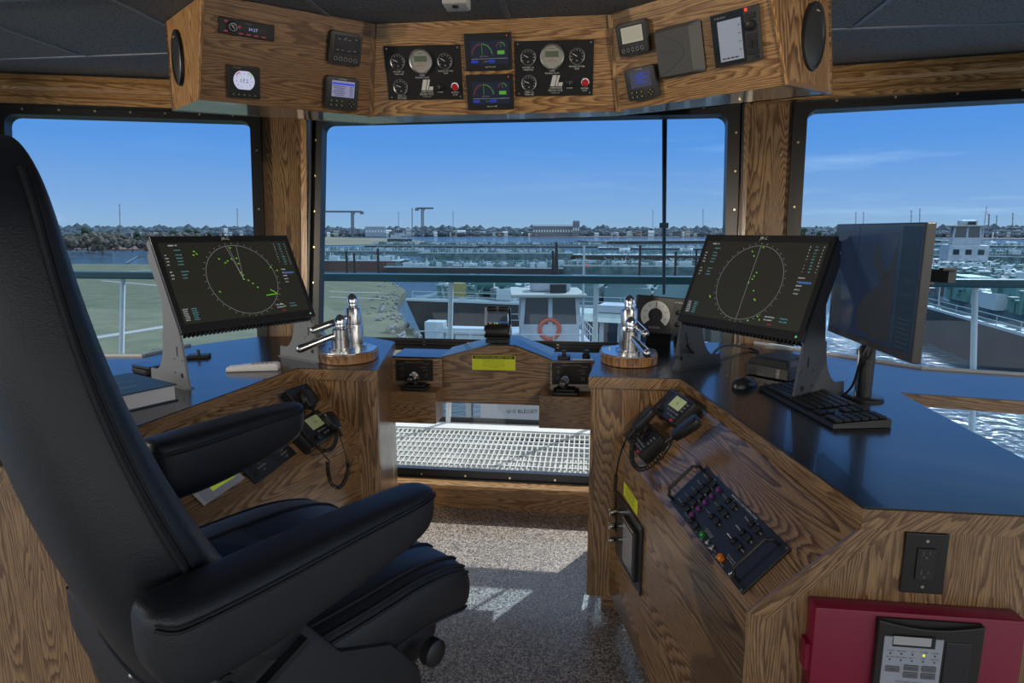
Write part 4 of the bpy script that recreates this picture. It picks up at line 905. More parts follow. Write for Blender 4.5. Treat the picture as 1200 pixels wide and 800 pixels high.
b.prism(pts, .044, .06, bev=.002); b.prism([(mx_ - mw / 2, mt), (mx_ + mw / 2, mt), (mx_ + mw / 2, mt - .03), (mx_ - mw / 2, mt - .03)], .0435, .05); b.build('keypad_bezel', BLACK, t)
kw = mw * .56; kx = mx_ - mw * .16
b = MB(); b.box((kx, mt - .032 - (mh - .05) / 2, .061), (kw, mh - .05, .003)); k_ = b.build('keypad_panel', mat('pale_blue_grey', (.33, .37, .45), .45), t)
b = MB(); b.box((kx + .0, mt - .04, .063), (kw * .72, .024, .002)); b.build('display_frame', BLACK, t); b = MB(); b.box((kx - .004, mt - .038, .064), (kw * .64, .018, .001)); b.build('display', mat('grey_lcd', (.4, .43, .46), .25), t)
b = MB(); b.box((mx_ + mw * .27, mt - .032 - (mh - .05) / 2, .0605), (mw * .24, mh - .06, .003), bev=.001); b.build('document_pocket', mat('smoke_plastic', (.02, .022, .028), .25), t)
b = MB(); z = .0628; ws = ['ALARM', 'TROUBLE', 'SUP', 'POWER', 'SIGNAL', 'GROUND', 'PRE-ALARM', 'BATT', 'AUX', 'SERVICE']
for r2 in range(2):
    for k in range(5): b.text(ws[r2 * 5 + k], .0042, kx - kw * .38 + kw * .19 * k, mt - .062 - .014 * r2, z)
b.text('FIRE ALARM CONTROL', .005, kx, mt - .13, z); b.build('lettering', INK, k_)
each(t, 'indicator', mat('unlit_lamp', (.06, .06, .07), .4), lambda b: b.cyl((0, 0, 0), .0018, .001, None, 8), [(kx - kw * .38 + kw * .19 * k, mt - .068 - .014 * r2, .063) for r2 in range(2) for k in range(5) if (r2, k) != (0, 3)])
b = MB(); b.cyl((kx - kw * .38 + kw * .57, mt - .068, .0633), .0024, .001, None, 8); b.build('power_indicator', LED_Y, t, label='lit yellow power lamp')
sp_ = [(kx - kw * .32, mt - .102), (kx + .0, mt - .097), (kx + kw * .3, mt - .097), (kx + .0, mt - .113), (kx + kw * .3, mt - .113), (kx - kw * .32, mt - .15), (kx, mt - .15), (kx + kw * .3, mt - .15)]
for k, o in enumerate(each(t, 'key', mat('slate_key', (.12, .13, .16), .5), lambda b: b.box((0, 0, 0), (kw * .24, .0125, .003), bev=.001), [(x, y, .064) for x, y in sp_])):
    b = MB(); b.text(('RESET', 'SILENCE', 'ACK', 'DRILL', 'DISABLE', '1', '2', '3')[k], .0045, 0, 0, .0017); b.build('lettering', INK, o)

# ---- centre console controls
for k, (q, kx_, lab) in enumerate(((((465, 421.5), (508, 421.5), (507, 446), (463, 446)), 487, 'left'), (((649, 425), (693, 425), (693, 450), (645, 450)), 664, 'right'))):
    pb = V((0, 2.955, .775)); nb = V((1, 0, 0)).cross(V((0, .025, .152))).normalized()
    Fm, w_, h = pquad(*q, pb, nb, .0008)
    t = thing('lever_panel', 'black printed panel behind the %s throttle lever of the center console' % lab, 'panel', Fm)
    b = MB(); b.box((0, 0, .002), (w_, h, .004)); b.build('panel_plate', mat('matte_black_plate', (.008, .008, .009), .6), t)
    b = MB(); b.text('STEERING CONTROL', h * .1, 0, h * .38, .0043); b.text('MODE', h * .08, -w_ * .35, h * .3, .0043); b.text('ALARM', h * .08, w_ * .33, h * .3, .0043); b.text('AUTO', h * .08, w_ * .3, 0, .0043); b.text('RUDDER', h * .08, w_ * .25, h * .14, .0043); b.build('lettering', mat('dim_orange_print', (.3, .2, .15), .6), t)
    each(t, 'rocker_switch', BLACK, lambda b: b.box((0, 0, 0), (.02, .024, .008), bev=.002), [(-w_ * .34, h * .1, .006), (-w_ * .34, -h * .22, .006), (w_ * .3, -h * .24, .006)])
    c = onz(kx_ + (4 if k == 0 else 0), 452.5 if k == 0 else 455.5, .79); c.y = 2.905
    t = thing('throttle_lever', 'chrome capped throttle lever on a black base, %s box of the center console' % lab, 'lever', tr(c.x, c.y, .7905), 'throttle levers on the center console')
    b = MB(); b.prism(rrect(-.06, .06, -.05, .05, .006), 0, .016, bev=.004); b.prism(rrect(-.045, .045, -.035, .04, .005), .016, .026, bev=.003); b.build('base', BLACK, t, smooth=True)
    b = MB(); b.tube([(-.005, 0, .02), (-.008, -.004, .055)], [.018, .012], 12); b.build('boot', RUB, t, smooth=True)
    b = MB(); b.lathe([(.019, -.022), (.021, -.018), (.021, .03), (.018, .034)], 24, tr(-.004, .0, .06) @ rot('X', 72)); b.build('chrome_grip', CHROME, t, smooth=True)
    b = MB(); b.lathe([(.018, 0), (.0185, .02), (.015, .025)], 24, tr(-.016, -.018, .052) @ rot('X', 80)); kb_ = b.build('knob', BLACK, t, smooth=True)
    b = MB(); b.text('PUSH', .009, 0, 0, 0, m=tr(-.016, -.045, .0565) @ rot('X', 80)); b.build('lettering', PRINT, kb_)
# joystick block, black cap and white strip on the right shelf
c = onz(661, 420.5, .935); t = thing('jog_switch', 'small black jog stick on a square block, right of the peaked center console', 'switch', tr(c.x, c.y, .9355))
b = MB(); b.prism(rrect(-.03, .03, -.03, .03, .006), 0, .018, bev=.003); b.build('base', BLACK, t); b = MB(); b.box((0, 0, .03), (.02, .02, .026), bev=.003); b.build('stick', BLACK, t)
c = onz(687, 418, .935); t = thing('push_knob', 'round black cap on the shelf edge beside the right worktop', 'knob', tr(c.x, c.y, .9355))
b = MB(); b.lathe([(.02, 0), (.02, .012), (.016, .016), (.016, .03), (.012, .034)], 20); b.build('cap', BLACK, t, smooth=True)
b = MB(); c = onz(678, 422, .935); b.box((c.x + .02, c.y, .9385), (.1, .01, .006), bev=.002); tag(b.build('pen', WHITE), 'white pen lying along the shelf front right of the peaked console', 'pen')
# twin engine control on the peak
c = onz(582, 402, 1.003); T0 = tr(c.x, c.y + .045, 1.0025)
t = thing('engine_control', 'black twin-grip engine control with chrome side arms on top of the center console', 'engine control', T0)
b = MB(); b.prism(rrect(-.056, .056, -.045, .045, .004), 0, .018, bev=.002); b.build('base', BLACK, t)
b = MB(); b.lathe([(.036, -.054), (.038, -.05), (.038, .05), (.036, .054)], 32, tr(0, 0, .052) @ rot('Y', 90)); b.box((0, .004, .03), (.104, .06, .03)); b.build('drum', BLACK, t, smooth=True)
b = MB(); b.box((0, .01, .089), (.1, .045, .014), bev=.003); l_ = b.build('indicator_strip', BLACK2, t)
for x, m_ in ((-.036, LED_O), (-.014, LED_O), (-.002, LED_G), (.01, em('red_led_dim', (.3, .03, .03)))): b = MB(); b.box((x, -.014, .094), (.005, .002, .005)); b.build('lamp', m_, l_)
for s_ in (-1, 1):
    b = MB(); b.lathe([(.03, 0), (.034, .003), (.034, .010), (.026, .013)], 28, tr(s_ * .0545, 0, .052) @ rot('Y', 90 * s_)); b.bar((s_ * .062, 0, .05), (s_ * .058, 0, .17), .012, .006); b.build('side_arm', CHROME, t, smooth=True)
    b = MB(); b.lathe([(.011, -.024), (.013, -.021), (.013, .021), (.011, .024)], 20, tr(s_ * .0285, 0, .165) @ rot('Y', 90)); b.build('grip', BLACK, t, smooth=True)
b = MB(); b.tube([(-.056, 0, .174), (.056, 0, .174)], .003, 8); b.build('cross_rod', CHROME, t, smooth=True)

# ---- steering lever sets
def steering(name, label, c, ang, cols, ):
    t = thing(name, label, 'steering levers', tr(*c) @ rot('Z', ang) @ M.Scale(1.13, 4), 'chrome steering lever sets on the console worktops')
    D = [(.105 * math.cos(rad(a)), .115 * math.sin(rad(a))) for a in range(180, 361, 15)] + [(.105, .06), (.06, .12), (-.06, .12), (-.105, .06)]
    b = MB(); b.prism(D, 0, .035, bev=.003); b.build('wooden_base', OAK_RED, t, grain=(0, 0, 1), smooth=False)
    b = MB(); b.prism([(x * .97, y * .97) for x, y in D], .035, .040, bev=.001); b.build('steel_plate', STEEL, t)
    each(t, 'plate_screw', CHROME, lambda b: b.cyl((0, 0, 0), .005, .004, None, 10), [(-.07, .06, .042), (.07, .06, .042), (0, -.09, .042)])
    for (x, y, r, H_, la, lel) in cols:
        b = MB(); b.lathe([(r * 1.35, .04), (r * 1.35, .052), (r, .053), (r, .04 + H_ * .55), (r * .98, .04 + H_ * .56), (r * .98, .04 + H_ * .6), (r * .86, .04 + H_ * .61), (r * .86, .04 + H_ * .97), (r * .78, .04 + H_)], 32, tr(x, y, 0)); cl = b.build('lever_column', STEEL, t, smooth=True)
        b = MB(); b.lathe([(r * .5, 0), (r * .56, r * .3), (r * .5, r * .5), (r * .62, r * .55), (r * .62, r * .9), (r * .52, r * 1.15), (r * .3, r * 1.4), (.0005, r * 1.52)], 24, tr(x, y, .04 + H_)); b.build('acorn_cap', CHROME, cl, smooth=True)
        z = .04 + H_ * .8; d = V((math.cos(rad(la)), math.sin(rad(la)), -.28)).normalized(); p0 = V((x, y, z)); p1 = p0 + d * lel
        b = MB(); b.tube([p0, p0 + d * lel * .35, p1], [.010, .0125, .0155], 16); lv = b.build('lever', CHROME, t, smooth=True)
        b = MB(); b.ball(p1, .0145, sc3=(1, 1, 1), n=14); b.build('lever_end', STEEL, lv, smooth=True)
    return t
c = onz(408, 421, 1.0); steering('steering_levers', 'chrome steering lever set with both levers pointing left, on the left worktop', (c.x, c.y, 1.0005), 7, [(.018, .035, .036, .155, 213, .16), (-.012, -.04, .036, .085, 215, .16)])
c = onz(737, 424, 1.0); steering('steering_levers', 'chrome steering lever set with levers pointing toward the camera, on the right worktop', (c.x, c.y, 1.0005), 0, [(-.002, .04, .036, .155, 290, .15), (.0, -.035, .034, .085, 290, .15)])

# ---- rudder angle indicator
c = V((ony(768, 368, 2.85)));
Fm, w_, h = pquad((742, 345.5), (806, 349), (798, 395), (749, 388), (0, 2.8, 0), V((.12, -1, .18)), 0)
t = thing('rudder_indicator', 'black rudder angle indicator with white arc dial, behind the right steering levers', 'indicator', Fm)
b = MB(); b.box((0, 0, -.02), (w_, h, .04), bev=.004); b.build('case', BLACK, t)
S_ = h * .94; cx = -w_ / 2 + S_ / 2 + .006
b = MB(); b.box((cx, 0, .002), (S_, S_, .006), bev=.002); f_ = b.build('dial_face', BLACK2, t)
b = MB(); b.arc(cx, -.002, .0056, S_ * .2, S_ * .41, -42, 222, 40); b.build('white_scale', mat('dial_white', (.62, .63, .62), .5), f_)
b = MB(); [b.text(str(v), S_ * .08, cx + math.cos(rad(a)) * S_ * .31, math.sin(rad(a)) * S_ * .31, .006) for v, a in ((30, -20), (20, 17), (10, 53), (0, 90), (10, 127), (20, 163), (30, 200))]
b.bar((cx, S_ * .15, .0062), (cx + .002, S_ * .38, .0062), .003, .0005); b.build('pointer', INK, f_)
b = MB(); b.disc(cx, -.002, .008, S_ * .13, h=.006); b.build('hub', BLACK, f_); b = MB(); b.text('RUDDER', S_ * .08, cx, -S_ * .36, .0058); b.build('lettering', PRINTG, f_)
kx2 = cx + S_ / 2 + (w_ - S_) * .4
each(t, 'knob', BLACK, lambda b: b.lathe([(.011, 0), (.010, .014), (.007, .016)], 18), [(kx2, h * .12, 0), (kx2, -h * .2, 0)], smooth=True)
b = MB(); b.text('STURMAN', h * .07, kx2 + .005, h * .37, .0005); b.build('lettering', PRINT, t)
b = MB(); wz = Fm.inverted() @ V((Fm.translation.x, Fm.translation.y, 1.0)); zz = Fm.translation.z
b.bar(Fm.translation + V((0, .03, -h / 2 + .01)), V((Fm.translation.x, Fm.translation.y + .06, 1.001)), .12, .012); b.build('stand', BLACK, t, world=True)

# ---- slim monitor on a pole with swing arm
x, z_ = V((math.cos(rad(-88.5)), math.sin(rad(-88.5)), 0)), None
Fm = frame((.808, 1.951, 1.392), x, (0, 0, 1)); w_, h = .54, .354
t = thing('slim_monitor', 'tall slim black monitor on a pole stand, in front of the right radar monitor', 'monitor', Fm)
b = MB(); b.box((0, 0, -.012), (w_, h, .024), bev=.003); b.build('housing', mat('monitor_grey_black', (.05, .052, .055), .35), t)
b = MB(); b.box((0, h * .025, .0004), (w_ * .975, h * .93, .001)); s = b.build('screen', mat('dim_chart_screen', (.012, .018, .032), .12, emit=(.008, .014, .03), es=1), t)
b = MB(); b.box((w_ * .39, h * .02, .0012), (w_ * .17, h * .91, .0004)); b.build('side_menu', em('menu_dark', (.006, .012, .02)), s)
b = MB()
for k in range(6): b.text(('12:05', 'COG 221', 'SOG 0.0', 'DEPTH', 'RANGE', 'POS')[k], .012, w_ * .39, h * (.38 - .1 * k), .0016)
for k in range(7): b.box((w_ * .39, h * (-.2 - .035 * k), .0016), (w_ * .13, .0012, .0003))
b.build('screen_print', em('menu_print', (.02, .04, .05)), s)
b = MB()
for pts in (((-.46, -.1), (-.36, -.05), (-.33, -.25), (-.36, -.4), (-.46, -.42)), ((.05, .4), (.12, .2), (.2, .1), (.12, .05), (.02, .2)), ((-.05, -.1), (.1, 0), (.22, .2), (.27, .38), (.27, -.4), (.1, -.42), (-.1, -.38), (-.12, -.22))): b.prism([(a * w_, c_ * h) for a, c_ in pts], .0011, .0013)
b.build('chart_land', em('chart_brown', (.013, .014, .015)), s)
b = MB(); b.box((-w_ * .17, h * .025, .0014), (.0012, h * .92, .0003)); b.build('chart_line', em('chart_line', (.003, .005, .01)), s)
b = MB(); b.text('SAMSUNG', .008, 0, -h * .475, .0006); b.build('lettering', PRINTG, t)
# pole under the monitor
c = onz(1012, 467, 1.0); px_, py_ = c.x, c.y
pt = thing('monitor_pole', 'black pole stand on a round foot clamped to the right worktop', 'monitor stand', tr(px_, py_, 1.0005))
b = MB(); b.lathe([(.06, 0), (.06, .006), (.056, .009)], 36); b.build('foot', BLACK2, pt, smooth=True)
b = MB(); b.lathe([(.022, .009), (.022, .12), (.0235, .121), (.0235, .135), (.022, .136), (.022, .40)], 24); b.build('pole', BLACK2, pt, smooth=True)
b = MB(); b.tube([(-.02, .02, .01), (-.02, .02, .15)], .004, 8); b.cyl((-.02, .02, .155), .008, .02, None, 12); b.build('clamp_screw', CHROME, pt, smooth=True)
mc = V((.82, 1.951, 1.39)); rel = mc - V((px_, py_, 1.0005)); back = V((.04, 0, 0))
b = MB(); b.bar((0, 0, .37), rel + V((.055, 0, 0)), .03, .04); b.box(rel + V((.03, 0, 0)), (.05, .1, .1), bev=.004); b.build('mounting_arm', STEELD, pt)
b = MB(); a0 = onpl(1092, 326, (.9, 1.75, 1.4), V((.4, -1, 0))); a1 = onpl(1116, 324, (.9, 1.75, 1.4), V((.4, -1, 0))); o0 = V((px_, py_, 1.0005)); e1 = a1 - o0; s0_ = rel + V((.045, -.02, .04))
b.bar(s0_, e1, .025, .032); b.box(e1 + V((-.012, 0, .019)), (.035, .02, .008), bev=.002); b.box(e1 + V((-.06, 0, -.019)), (.03, .018, .008), bev=.002); b.build('swing_arm', GREYP, pt)
b = MB(); b.tube(smooth_path([(-.008, -.02, .19), (-.03, -.03, .15), (-.03, -.01, .10), (-.035, .01, .04), (-.05, .03, .005)]), .004, 6); b.tube(smooth_path([(-.01, -.022, .2), (-.035, -.02, .17), (-.01, -.03, .14), (.01, -.03, .19)]), .003, 6); b.build('cable', BLACK, pt, smooth=True)

# ---- keyboard, mice, computer
Fm, w_, h = pquad((930, 448), (1037, 492), (983, 502), (904, 456), (0, 0, 1.012), V((0, 0, 1)), 0)
w_, h = max(w_, .42), max(h, .135)
t = thing('keyboard', 'black full-size keyboard on the right worktop', 'keyboard', Fm)
b = MB(); b.hull([(-w_ / 2, -h / 2, .002), (w_ / 2, -h / 2, .002), (w_ / 2, h / 2, .012), (-w_ / 2, h / 2, .012)], [(-w_ / 2 - .002, -h / 2 - .002, -.0105), (w_ / 2 + .002, -h / 2 - .002, -.0105), (w_ / 2 + .002, h / 2, -.0105), (-w_ / 2 - .002, h / 2, -.0105)]); b.build('keyboard_case', BLACK, t)
ks = []; kp = w_ / 22.6; rp_ = h / 6.6
for r2 in range(6):
    y = h / 2 - rp_ * (r2 + .75)
    for k in range(22):
        if k in (15, 18) or (r2 in (3,) and 15 < k < 18) or (r2 == 4 and k in (16, 18)) : continue
        if r2 == 5 and 4 <= k <= 8: continue
        ks.append((-w_ / 2 + kp * (k + .8), y, .006 + (y + h / 2) / h * .010))
each(t, 'key', mat('matte_black_key', (.014, .015, .017), .5), lambda b: b.box((0, 0, 0), (kp * .88, rp_ * .85, .007), bev=.0015, seg=1), ks[:99])
b = MB(); [b.box((p[0], p[1], p[2]), (kp * .88, rp_ * .85, .007), bev=.0015, seg=1) for p in ks[99:]]; b.build('key', mat('matte_black_key', (.014, .015, .017), .5), t, kind='stuff')
b = MB(); b.box((-w_ / 2 + kp * 6.8, h / 2 - rp_ * 5.75, .0075), (kp * 4.9, rp_ * .85, .007), bev=.0015, seg=1); b.build('space_bar', mat('matte_black_key', (.014, .015, .017), .5), t)
def mouse(c, ang, label, sc_=1):
    t = thing('computer_mouse', label, 'mouse', tr(c.x, c.y, 1.0005) @ rot('Z', ang) @ M.Scale(sc_, 4))
    b = MB(); tm = bmesh.new(); bmesh.ops.create_uvsphere(tm, u_segments=20, v_segments=12, radius=1)
    for v in tm.verts: v.co = V((v.co.x * .031 * (1 - .12 * v.co.y), v.co.y * .054, max(0, v.co.z) * .034 * (1 - .25 * v.co.y)))
    b.add(tm); b.build('shell', BLACK2, t, smooth=True)
    b = MB(); b.cyl((0, .03, .027), .007, .005, rot('Y', 0), 14); b.build('wheel', GREYP, t); return t
mouse(onz(873, 453, 1.0), -60, 'black computer mouse left of the keyboard', 1.0)
mouse(onz(947, 452, 1.0), 60, 'black mouse behind the keyboard, half hidden by its far edge', 1.0)
Fm, w_, h = pquad((871, 418), (924, 425), (924, 447), (872, 437.5), onz(898, 443, 1.0), V((-.45, -.9, 0)), 0)
c0 = onz(872, 438, 1.0); c1 = onz(924, 448, 1.0); d = (c1 - c0); d.z = 0; L_ = d.length
t = thing('mini_computer', 'small black desktop computer lying flat with a grey padded top, under the right radar monitor', 'computer', frame(c0 + V((0, 0, .0005)), d, (V((0, 0, 1)).cross(d))))
b = MB(); b.prism(rrect(0, L_, 0, L_ * 1.05, .006), .003, .045, bev=.002); b.build('case', BLACK2, t)
b = MB(); b.hull([(.02, .02, .074), (L_ - .02, .02, .074), (L_ - .02, L_ * .98, .074), (.02, L_ * .98, .074)], [(0, 0, .045), (L_, 0, .045), (L_, L_ * 1.05, .045), (0, L_ * 1.05, .045)]); bmesh.ops.bevel(b.bm, geom=b.bm.edges[:], offset=.008, segments=3, affect='EDGES'); b.build('padded_top', GREYP, t, smooth=True)
b = MB(); b.text('DELL', .016, 0, 0, 0, m=frame((L_ * .76, -.0005, .024), (0, 0, 1), (-1, 0, 0))); b.build('lettering', PRINT, t)
each(t, 'port', INK, lambda b: b.box((0, 0, 0), (.014, .002, .006)), [(L_ * (.12 + .12 * k), 0, .02) for k in range(4)])
# cables under the right radar
b = MB(); P = [(805, 396), (807, 407), (818, 417), (830, 420), (842, 408), (856, 404), (878, 408), (890, 412)]; Z = [1.16, 1.08, 1.02, 1.006, 1.03, 1.03, 1.01, 1.006]
b.tube(smooth_path([onpl(x, y, (0, 2.42, 0), V((0, -1, 0))) if i < 2 else V((*onz(x, y, Z[i]).xy, Z[i])) for i, (x, y) in enumerate(P)]), .006, 8)
tag(b.build('cable', BLACK, smooth=True), 'black cable looping on the right worktop under the radar monitor', 'cable')
b = MB(); b.tube(smooth_path([V((*onz(x, y, z).xy, z)) for x, y, z in ((330, 405, 1.01), (338, 409, 1.006), (352, 404, 1.006), (357, 396, 1.03), (362, 388, 1.1))]), .005, 8)
tag(b.build('cable', BLACK, smooth=True), 'black cable curled on the left worktop behind the radar monitor', 'cable')
b = MB(); b.tube(smooth_path([V((*onz(x, y, z).xy, z)) for x, y, z in ((796, 423, 1.02), (792, 412, 1.06), (791, 400, 1.1), (791, 392, 1.14))]), .007, 8); b.cyl(onz(791, 395, 1.12), .011, .03, None, 10)
tag(b.build('connector_plug', BLACK, smooth=True), 'ringed cable plug standing left of the right radar bracket', 'plug')

# ---- left worktop things
c = onz(297, 434, 1.0)
t = thing('phone_handset', 'white handset with grey keys lying on the left worktop', 'handset', tr(c.x, c.y, 1.0005) @ rot('Z', 14))
b = MB(); tp = [(-.1, 0), (-.097, .018), (.0, .027), (.09, .031), (.1, .026), (.1, 0)]
b.prism([(x, z) for x, z in tp], -.024, .024, rot('X', 90), bev=.005); b.build('body', WHITE, t, smooth=True)
each(t, 'key', mat('grey_rubber_key', (.25, .26, .28), .5), lambda b: b.ball((0, 0, 0), .0045, n=8, sc3=(1, 1, .5)), [(-.0 + .018 * i, -.013 + .013 * j, .0285 + .0006 * i) for i in range(5) for j in range(3)])
# book
p = [onz(207, 449.5, 1.056), onz(153, 460.5, 1.056), onz(153, 428, 1.056)]
xd = (p[0] - p[1]); xd.z = 0; yd = V((-xd.y, xd.x, 0)).normalized(); bw = xd.length; bl = .30
o0 = V((p[0].x, p[0].y, 1.0005)); ex = -xd.normalized(); ww = .235
t = thing('book', 'thick hardcover book with dark teal cover on the left worktop beside the chair back', 'book', frame(o0, xd.normalized(), yd))
TEAL = mat('teal_book_cloth', (.02, .055, .075), .45)
b = MB(); b.prism([(-ww, 0), (0, 0), (0, bl), (-ww, bl)], .051, .055); b.prism([(-ww, 0), (0, 0), (0, bl), (-ww, bl)], 0, .004); b.prism([(-ww, 0), (-ww + .004, 0), (-ww + .004, bl), (-ww, bl)], 0, .055); b.build('cover', TEAL, t)
b = MB(); b.prism([(-ww + .004, .005), (-.006, .005), (-.006, bl - .005), (-ww + .004, bl - .005)], .004, .051); b.build('page_block', mat('book_pages', (.62, .62, .66), .7), t)
b = MB(); b.text('MAINTENANCE', .018, -ww * .5, bl * .55, .0553); b.text('Manual', .026, -ww * .5, bl * .3, .0553); b.build('cover_lettering', mat('pale_teal_print', (.25, .38, .42), .5), t)
c = onz(175, 436, 1.0); t = thing('wallet', 'black folded wallet under a phone on the left worktop', 'wallet', tr(c.x, c.y, 1.0005) @ rot('Z', -25))
b = MB(); b.prism(rrect(-.055, .055, -.04, .04, .01), 0, .02, bev=.004); b.build('leather_cover', RUB, t, smooth=True)
b = MB(); b.tube([(-.05, -.041, .011), (.05, -.041, .011)], .0012, 6); b.build('seam', THREAD, t)
t = thing('mobile_phone', 'dark phone lying on top of the folded wallet behind the book', 'phone', tr(c.x, c.y, 1.021) @ rot('Z', -22))
b = MB(); b.prism(rrect(-.06, .06, -.034, .034, .008), 0, .009, bev=.002); b.build('body', BLACK, t, smooth=True); b = MB(); b.box((0, 0, .0093), (.09, .058, .0008)); b.build('screen', mat('phone_screen', (.02, .03, .04), .05), t)
c = onz(233, 419, 1.0); t = thing('desk_puck', 'low dark block behind the left radar bracket', 'device', tr(c.x, c.y, 1.0005) @ rot('Z', 20))
b = MB(); b.prism(rrect(-.045, .045, -.03, .03, .006), 0, .014, bev=.003); b.build('body', BLACK, t); b = MB(); b.lathe([(.008, .014), (.006, .03), (.009, .034)], 12); b.build('stem', GREYP, t)
# ================================================================== OUTSIDE
WZ, LZ = -11.0, -9.8
def at(px, py, z=WZ): return onz(px, py, z)
def simple(name, c, c2=None, r=.7, ns=.4, bump=None): return mat(name, c, r, c2=c2, ns=ns, bump=bump)
def water_mat():
    m = bpy.data.materials.new('river_water'); m.use_nodes = True; t = m.node_tree; b = t.nodes['Principled BSDF']
    b.inputs['Base Color'].default_value = (.05, .09, .12, 1); b.inputs['Roughness'].default_value = .07
    tc = N(t, 'ShaderNodeTexCoord'); n = N(t, 'ShaderNodeTexNoise'); n.inputs['Scale'].default_value = 1.1; n.inputs['Detail'].default_value = 6; t.links.new(tc.outputs['Object'], n.inputs['Vector'])
    bp = N(t, 'ShaderNodeBump'); bp.inputs['Strength'].default_value = .8; bp.inputs['Distance'].default_value = .5; t.links.new(n.outputs[0], bp.inputs['Height']); t.links.new(bp.outputs[0], b.inputs['Normal'])
    return m
b = MB(); b.box((0, 1500, WZ - .5), (7000, 7000, 1)); tag(b.build('river', water_mat()), 'blue grey river water spreading out beyond the windows', 'water', kind='stuff')
GRASS = simple('winter_grass', (.12, .11, .05), (.07, .075, .035), .9, .3)
def patch(name, px, z, m, label, cat, top=0, kind='stuff'):
    pts = [at(x, y, z) for x, y in px]; b = MB(); b.prism([(p.x, p.y) for p in pts], z - 2, z); return tag(b.build(name, m), label, cat, kind=kind)
patch('grass_bank', [(-150, 309), (70, 309), (200, 309.5), (330, 320), (400, 323), (452, 327), (476, 340), (462, 356), (470, 372), (478, 384), (500, 402), (505, 520), (420, 600), (200, 700), (-200, 620)], LZ, GRASS, 'winter grass field sloping to the river on the left', 'grass')
ROCKM = simple('riprap_stone', (.3, .29, .27), (.16, .15, .14), .9, .8)
patch('marsh', [(300, 278), (380, 277.5), (470, 280), (505, 283), (420, 286.5), (300, 288)], -10.6, simple('dry_reeds', (.22, .17, .09), (.13, .1, .06), .9, .02), 'tan marsh reeds between the river channels', 'reeds')
patch('far_shore', [(-300, 291), (190, 292), (300, 277.5), (500, 276.5), (690, 277.5), (900, 277), (1500, 283), (1900, 270.6), (-900, 270.6)], -10.4, simple('far_bank', (.19, .1, .075), (.11, .08, .065), .95, .01), 'brown far river bank under the tree line', 'river bank')
# riprap stones along the grass edge
RR = random.Random(11)
def stone(i, p, s, lab, grp):
    t = bmesh.new(); bmesh.ops.create_icosphere(t, subdivisions=1, radius=s)
    for v in t.verts: v.co *= .75 + .5 * RR.random()
    b = MB(); b.add(t); o = b.build('rock', ROCKM); o.location = p; return tag(o, lab, 'rock', grp)
protos = [stone(0, (0, 0, 0), 1, 'pale riprap stone at the edge of the grass bank', 'riprap stones along the grass bank') for _ in range(4)]
edge = [(452, 328), (472, 338), (462, 352), (458, 362), (468, 372), (474, 380), (486, 392), (497, 400)]; npl = 0
for k in range(90):
    f = RR.random() * (len(edge) - 1); i = int(f); u = f - i; x = edge[i][0] * (1 - u) + edge[i + 1][0] * u - RR.random() ** 1.5 * 34 + 5; y = edge[i][1] * (1 - u) + edge[i + 1][1] * u + RR.uniform(-2, 3)
    c = protos[k % 4] if k < 4 else protos[k % 4].copy()
    if k >= 4: col.objects.link(c)
    c.location = at(x, y, LZ + .1); c.scale = (RR.uniform(.12, .42),) * 3; c.rotation_euler = (RR.random() * 3, RR.random() * 3, RR.random() * 3)
# pale path lines on the grass
PAV = simple('pale_track', (.28, .27, .25), None, .9)
for k, (a, c, w_) in enumerate((((60, 404), (260, 372), 1.6), ((150, 318), (200, 315), 1.3), ((120, 329), (190, 335), 1.0), ((386, 342), (448, 343), 1.0), ((386, 348), (446, 350), .8), ((70, 432), (300, 398), 2.4))):
    b = MB(); b.bar(at(*a, LZ + .02), at(*c, LZ + .02), w_, .06); tag(b.build('gravel_track', PAV), ('pale track across the near grass at left', 'thin pale track at the far edge of the left grass', 'short pale track across the middle of the left grass', 'upper pale strip on the grass behind the chrome levers', 'lower pale strip on the grass behind the chrome levers', 'wide pale track nearest the left window')[k], 'track')
# tree line -------------------------------------------------------
def foliage(name, c, c2, ns): return simple(name, c, c2, .95, ns)
TR1 = foliage('bare_winter_wood', (.115, .09, .07), (.06, .05, .04), .6); TR2 = foliage('evergreen_leaves', (.035, .055, .03), (.02, .035, .022), .6)
def blob_tree(name, mt, n, spread, hgt, lab, grp, seed):
    R_ = random.Random(seed); t = thing(name, lab, 'tree', (0, 0, 0), grp); b = MB()
    for k in range(n):
        a = R_.random() * 2 * PI; rr = spread * R_.random() ** .6; z = hgt * (.35 + .6 * R_.random() * (1 - (rr / spread) * .4)); q = bmesh.new(); bmesh.ops.create_icosphere(q, subdivisions=2, radius=hgt * R_.uniform(.12, .22))
        for v in q.verts: v.co *= 1 + .45 * mnoise.noise(v.co * 1.3 + V((k, 0, 0)))
        bmesh.ops.translate(q, vec=(math.cos(a) * rr, math.sin(a) * rr, z), verts=q.verts); b.add(q)
    b.build('crown', mt, t); b = MB(); b.tube([(0, 0, 0), (.1, 0, hgt * .6)], [hgt * .035, hgt * .015], 6); b.build('trunk', TR1, t); return t
TA = [blob_tree('bare_tree', TR1, 12, 4.5, 8, 'grey brown leafless tree in the brush beyond the pond', 'leafless trees beyond the pond', 1), blob_tree('bare_tree', TR1, 14, 6, 9.5, 'grey brown leafless tree in the brush beyond the pond', 'leafless trees beyond the pond', 2)]
TB = [blob_tree('evergreen_tree', TR2, 9, 3, 11, 'dark evergreen tree rising from the brush beyond the pond', 'evergreen trees beyond the pond', 3)]
def put(src, i, p, s, rz):
    o = src if not src.get('used') else dup(src, M.Identity(4)); 
    if not src.get('used'): src['used'] = 1
    elif 'used' in o: del o['used']
    o.matrix_world = tr(*p) @ rot('Z', rz) @ M.Scale(s, 4); return o
USED = []
